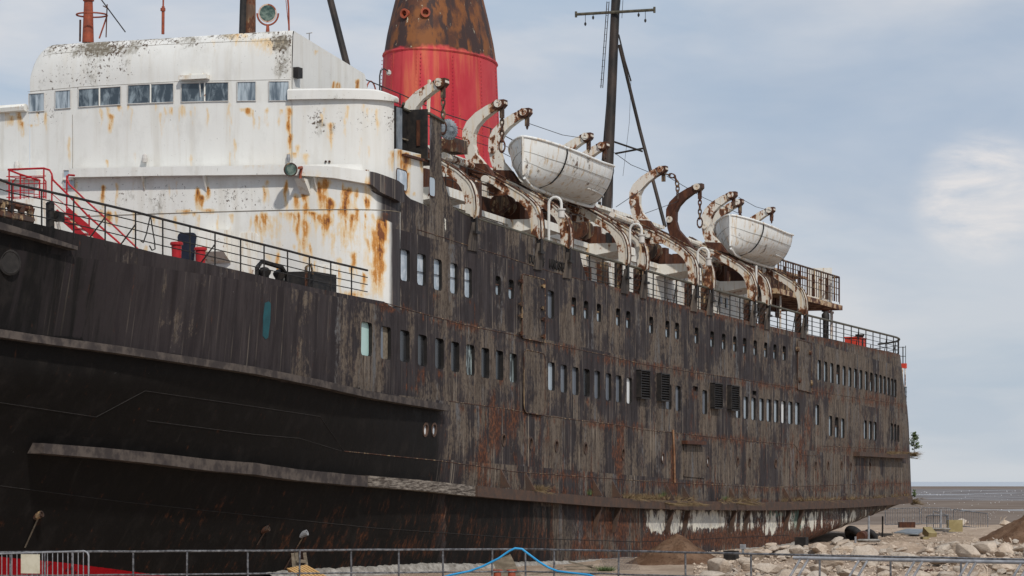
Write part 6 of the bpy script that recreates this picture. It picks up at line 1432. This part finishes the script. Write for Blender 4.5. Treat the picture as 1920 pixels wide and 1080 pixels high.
# ------------------------------------------------------------------ odds and ends on the ground
def ground_pt(px, py): p = onZ(px, py, 0); return p
hp = [(800, 1092), (845, 1078), (880, 1071), (905, 1062), (935, 1047), (955, 1033), (966, 1028), (979, 1029.5), (990, 1038), (1010, 1053), (1030, 1065), (1046, 1071), (1075, 1074.5), (1105, 1078), (1140, 1092)]
tag(MB().tube([atF(x, y, 85.0 - .008 * max(0, x - 985)) for x, y in hp], .031, 8).obj('water_hose', M['hose_blue'], None, True), 'bright blue water hose looped over the fence rail', 'hose')
pal = thing('pallet', tuple(atF(575, 1080, 93)), 'bright new slatted timber pallet leaning below the hull', 'pallet')
pa, pb, pc = atF(540, 1066, 92.5), atF(572, 1060, 93.2), atF(612, 1082, 92.0)
for k in range(7): a = pa.lerp(pb, k / 6); MB().bar(a, a + (pc - pb), .09, .035).obj('slat', M['pallet_wood'], pal)
for t in (.05, .5, .95): a = pa + (pc - pb) * t + Vector((0, 0, -.06)); MB().bar(a, a + (pb - pa), .09, .09).obj('bearer', M['pallet_wood'], pal)
tr = thing('trestle', tuple(ground_pt(562, 1092)), 'weathered timber trestle standing behind the pallet', 'trestle')
for a, b in (((556, 1036), (558, 1075)), ((571, 1036), (577, 1075)), ((549, 1037), (552, 1075))): MB().bar(atF(*a, 94), atF(*b, 94), .07, .10).obj('leg', M['old_board'], tr)
MB().bar(atF(557, 1051.5, 93.9), atF(574, 1053, 93.9), .05, .10).obj('cross_bar', M['old_board'], tr)
for x, lb in ((932.5, 'left of two red mooring posts standing behind the fence'), (959.5, 'right of two red mooring posts standing behind the fence')):
    p = atF(x, 1068, 93); t = thing('mooring_post', (p.x, p.y, 0), lb, 'bollard'); MB().lathe((p.x, p.y, 0), [(.17, -.1), (.13, .1), (.115, p.z - .06)], 14).obj('shaft', M['red_lead'], t, True, 40); MB().lathe((p.x, p.y, p.z - .06), [(.12, 0), (.165, .01), (.165, .05), (.13, .065)], 14).obj('cap', M['red_lead'], t, True, 40)
bx = [atF(x, y, 96) for x, y in ((923, 1053), (957, 1039), (982, 1090), (945, 1100))]
tag(MB().prism(bx, fw * .10).obj('wooden_board', M['old_board']), 'grey weathered boarded panel tilted behind the red mooring posts', 'board')
for i, (a, b, lb) in enumerate((((1066, 1053), (1118, 1066), 'topmost plank of the pile beside the wire netting'), ((1058, 1063), (1112, 1060), 'level plank in the pile beside the wire netting'), ((1062, 1067), (1120, 1069), 'lowest plank of the pile beside the wire netting'), ((992, 1079), (1055, 1066), 'loose plank lying left of the pile'))):
    tag(MB().bar(atF(*a, 103 - i * .3), atF(*b, 103 - i * .3), .25, .05).obj('plank', M['old_board']), lb, 'plank')
nt_ = thing('wire_netting', tuple(ground_pt(1148, 1072)), 'sagging wire netting strung between planks and soil mound', 'netting')
mb = MB(); A, B = atF(1128, 1048, 106), atF(1190, 1045, 107)
for k in range(26): p = A.lerp(B, k / 25); mb.tube([p, p + (B - A) * .16 + Vector((0, 0, -.5))], .006, 3); mb.tube([p, p - (B - A) * .16 + Vector((0, 0, -.5))], .006, 3)
mb.obj('mesh_panel', M['fence_steel'], nt_); MB().tube([A, B], .012, 4).obj('top_wire', M['fence_steel'], nt_)
def tyre(px, py, F, R_, r, tilt, label):
    p = atF(px, py, F); t = thing('tyre', (p.x, p.y, p.z - R_), label, 'tyre'); Mx = Matrix.Rotation(tilt[2], 3, 'Z') @ Matrix.Rotation(tilt[0], 3, 'X') @ Matrix.Rotation(tilt[1], 3, 'Y')
    MB().torus(p + Vector((0, 0, -.1)), R_ - r, r, Mx, 28, 12).obj('tyre_body', M['rubber'], t, True); MB().lathe(p, [(R_ - 1.75 * r, -r * .5), (R_ - 1.75 * r, r * .5)], 20, M=Mx).obj('inner_wall', M['rubber'], t)
tyre(1603, 1001, 161, .66, .20, (.75, .55, .2), 'big black tyre leaning against the counter stern')
tyre(1632, 1004, 163, .48, .15, (1.2, .2, .9), 'smaller tyre standing beside the big leaning tyre')
dr = thing('rusty_drum', tuple(ground_pt(1612, 1012)), 'rusty steel drum lying between the tyres', 'drum'); p = atF(1617, 1005, 156); MB().lathe(p, [(.24, -.4), (.26, -.38), (.26, 0), (.27, .02), (.26, .04), (.26, .38), (.24, .4), (.18, .38)], 16, M=Matrix.Rotation(1.5, 3, 'Y')).obj('drum_shell', M['rust_brown'], dr, True, 40)
def pole(px, y0, y1, F, r, m, label, base=False):
    a, b = atF(px, y0, F), atF(px - .2, y1, F); t = thing('marker_pole', tuple(b), label, 'pole'); MB().tube([b, a], r, 7).obj('shaft', M[m], t)
    if base: MB().lathe(b + Vector((0, 0, -.02)), [(.55, 0), (.62, .10), (.5, .16), (.1, .16)], 20).obj('foot', M['concrete'], t)
pole(1629, 967, 1016, 150, .055, 'galvanised', 'grey pole in a round concrete foot, below the counter stern', True)
pole(1604, 1006, 1028, 138, .05, 'galvanised', 'short grey stub pole left of the pole with concrete foot')
pole(1655, 968, 1008, 170, .05, 'black_paint', 'dark slim post right of the tyres'); pole(1694, 972, 990, 195, .04, 'galvanised', 'thin short stake behind the sheet metal'); pole(1764, 955, 994, 182, .06, 'galvanised', 'grey pole in a round pale foot, before the propped barrier', True)
for i, (pts, lb) in enumerate((((( 1676, 998), (1700, 991), (1733, 992), (1722, 999)), 'crumpled blue grey metal sheet lying flat on the sand'), (((1696, 1000), (1712, 994), (1731, 995), (1720, 1001)), 'smaller bent metal sheet on top of the crumpled one'))):
    q = [atF(x, y, 176 - 2 * i + (1000 - y) * .5) for x, y in pts]; tag(MB().prism(q, (0, 0, -.06)).obj('metal_sheet', M['sheet_metal']), lb, 'sheet')
def blk(px, py, F, dims, rz, label, tilt=0.0, rust=None):
    p = atF(px, py, F); tag(MB().box(p, dims, Matrix.Rotation(rz, 3, 'Z') @ Matrix.Rotation(tilt, 3, 'X')).obj('block', M['yellow_block']), label, 'block')
blk(1790, 986, 190, (.9, .55, .75), -1.1, 'upright yellowish block beside the propped barrier'); blk(1743, 1000, 172, (.5, 1.0, .42), -1.0, 'tilted yellowish block resting on the flat beam', .35); blk(1735, 1011, 165, (.4, 1.5, .26), -1.25, 'long flat yellowish beam lying on the sand')
tag(MB().box(atF(1700, 984, 186), (.5, 1.0, .35), Matrix.Rotation(.4, 3, 'Z')).obj('scrap_box', M['rust_brown']), 'dark red scrap box behind the metal sheets', 'scrap')
tag(MB().box(atF(1503, 1026, 133), (.5, .5, .9)).obj('black_bin', M['black_paint']), 'black upright bin at the foot of the counter stern', 'bin')
tag(MB().box(atF(1371, 1043, 118), (.5, .5, .45)).obj('black_tub', M['black_paint']), 'black square tub behind the largest boulder', 'tub')
st = thing('instrument_stand', tuple(atF(1393, 1036, 120)), 'small grey upright stand by the pale concrete bank', 'stand'); MB().box(atF(1393, 1025, 120), (.12, .22, .2)).obj('head', M['galvanised'], st); MB().tube([atF(1393, 1028, 120), atF(1393, 1042, 120)], .05, 6).obj('shaft', M['sheet_metal'], st)
ch = MB(); 
for i in range(230):
    px = rnd.uniform(1672, 1868); py = 1078 + 12 * rnd.random() - 9 * math.exp(-((px - 1740) / 50) ** 2) * rnd.random(); F = rnd.uniform(101.5, 104); p = atF(px, py, F)
    ch.torus(p, .085, .030, Matrix.Rotation(rnd.uniform(0, 6), 3, 'Z') @ Matrix.Rotation(rnd.uniform(0, 3), 3, 'X'), 8, 5, 1.5)
tag(ch.obj('chain_heap', M['rust_brown']), 'heap of rusty anchor chain among the rubble at the bottom', 'chain', kind='stuff')
# ------------------------------------------------------------------ weeds on the ship's ledges and a bush on the stern
wd = MB(); wg = MB()
def tuft(mb, P, n, h, spread, droop=.0):
    for _ in range(n):
        a = rnd.uniform(0, 6.28); d_ = Vector((math.cos(a), math.sin(a), 0)); b = P + d_ * rnd.uniform(0, spread * .5); t_ = b + d_ * rnd.uniform(.2, 1) * spread + Vector((0, -droop * rnd.uniform(.2, 1), h * rnd.uniform(.4, 1) * (1 if rnd.random() > droop else -.6))); w = d_.orthogonal().normalized() * rnd.uniform(.006, .014)
        mb.add([b - w, b + w, t_], [(0, 1, 2)])
for _ in range(190):
    px = rnd.choice((rnd.uniform(1165, 1235), rnd.uniform(1165, 1235), rnd.uniform(1240, 1300), rnd.uniform(1340, 1420), rnd.uniform(1465, 1560), rnd.uniform(1000, 1020), rnd.uniform(1560, 1700))); y = interp([(970, 917), (1060, 925), (1130, 931), (1200, 935), (1300, 939), (1450, 941), (1600, 937), (1685, 932), (1711, 930)], px)
    P = onH(px, y, rnd.uniform(.05, .38)); P.z += .0; tuft(wd, P, 14, .30, .22, rnd.choice((0, 0, .5)))
for px in (1246, 1252, 1268, 1278, 1290, 1296, 1380, 1396):
    P = onH(px, 938, .40); tuft(wd, P + Vector((0, 0, -.1)), 60, .35, .16, 1.0)
for _ in range(26): P = onH(rnd.uniform(1660, 1703), 850, rnd.uniform(.1, .33)); tuft(wd, P, 10, .16, .14, .4)
tag(wd.obj('dry_grass', M['dry_grass']), 'dry yellow grass growing along the hull ledge', 'grass', kind='stuff')
for px, y in ((1244, 930), (1238, 933), (1105, 928), (1360, 938)):
    P = onH(px, y, .25); tuft(wg, P, 40, .3, .2)
P = ground_pt(1150, 1072); 
for _ in range(14): tuft(wg, atF(rnd.uniform(1110, 1145), 1071, 104), 26, .22, .3)
tag(wg.obj('green_weeds', M['green_leaf']), 'green weeds by the hull ledge and the plank pile', 'weeds', kind='stuff')
def bush(name, base, h, w, n, label):
    t = thing(name, tuple(base), label, 'bush'); tw = MB(); lf = MB()
    tw.tube([base, base + Vector((.05, 0, h * .5)), base + Vector((.02, 0, h * .9))], [.025, .018, .008], 5)
    for i in range(n):
        z = h * rnd.uniform(.22, 1); a = rnd.uniform(0, 6.28); r_ = w * (1.05 - z / h * .75) * rnd.uniform(.35, 1); s_ = base + Vector((.04, 0, z * .85)); e = s_ + Vector((math.cos(a) * r_, math.sin(a) * r_, .18 * h * rnd.uniform(0, 1))); tw.tube([s_, e], .006, 3)
        for k in range(9):
            c = s_.lerp(e, rnd.uniform(.35, 1.05)) + Vector((rnd.gauss(0, .03), rnd.gauss(0, .03), rnd.gauss(0, .03))); d1 = Vector((rnd.gauss(0, 1), rnd.gauss(0, 1), rnd.gauss(0, .6))).normalized() * .055; d2 = d1.orthogonal().normalized() * .03
            lf.add([c - d1, c + d2, c + d1, c - d2], [(0, 1, 2, 3)])
    tw.obj('twigs', M['twig'], t); lf.obj('leaves', M['green_leaf'], t)
P = onY(1714, 851, 1.6); bush('wild_bush', P, 1.45, .62, 70, 'small leafy bush growing out of the upper stern ledge')
P = onY(1714, 934, 1.8); bush('wild_bush', P, .55, .25, 14, 'tiny green bush on the lower corner of the stern ledge')
mo = MB()
for b_, n in ((onY(1706, 851, 1.3), 40), (onY(1710, 940, 1.4), 24)):
    for _ in range(n): tuft(mo, b_ + Vector((rnd.gauss(0, .15), rnd.gauss(0, .2), rnd.gauss(-.05, .08))), 16, .16, .2, .5)
tag(mo.obj('moss_clump', M['dry_grass']), 'yellow moss and grass hanging from the stern ledges', 'moss', kind='stuff')
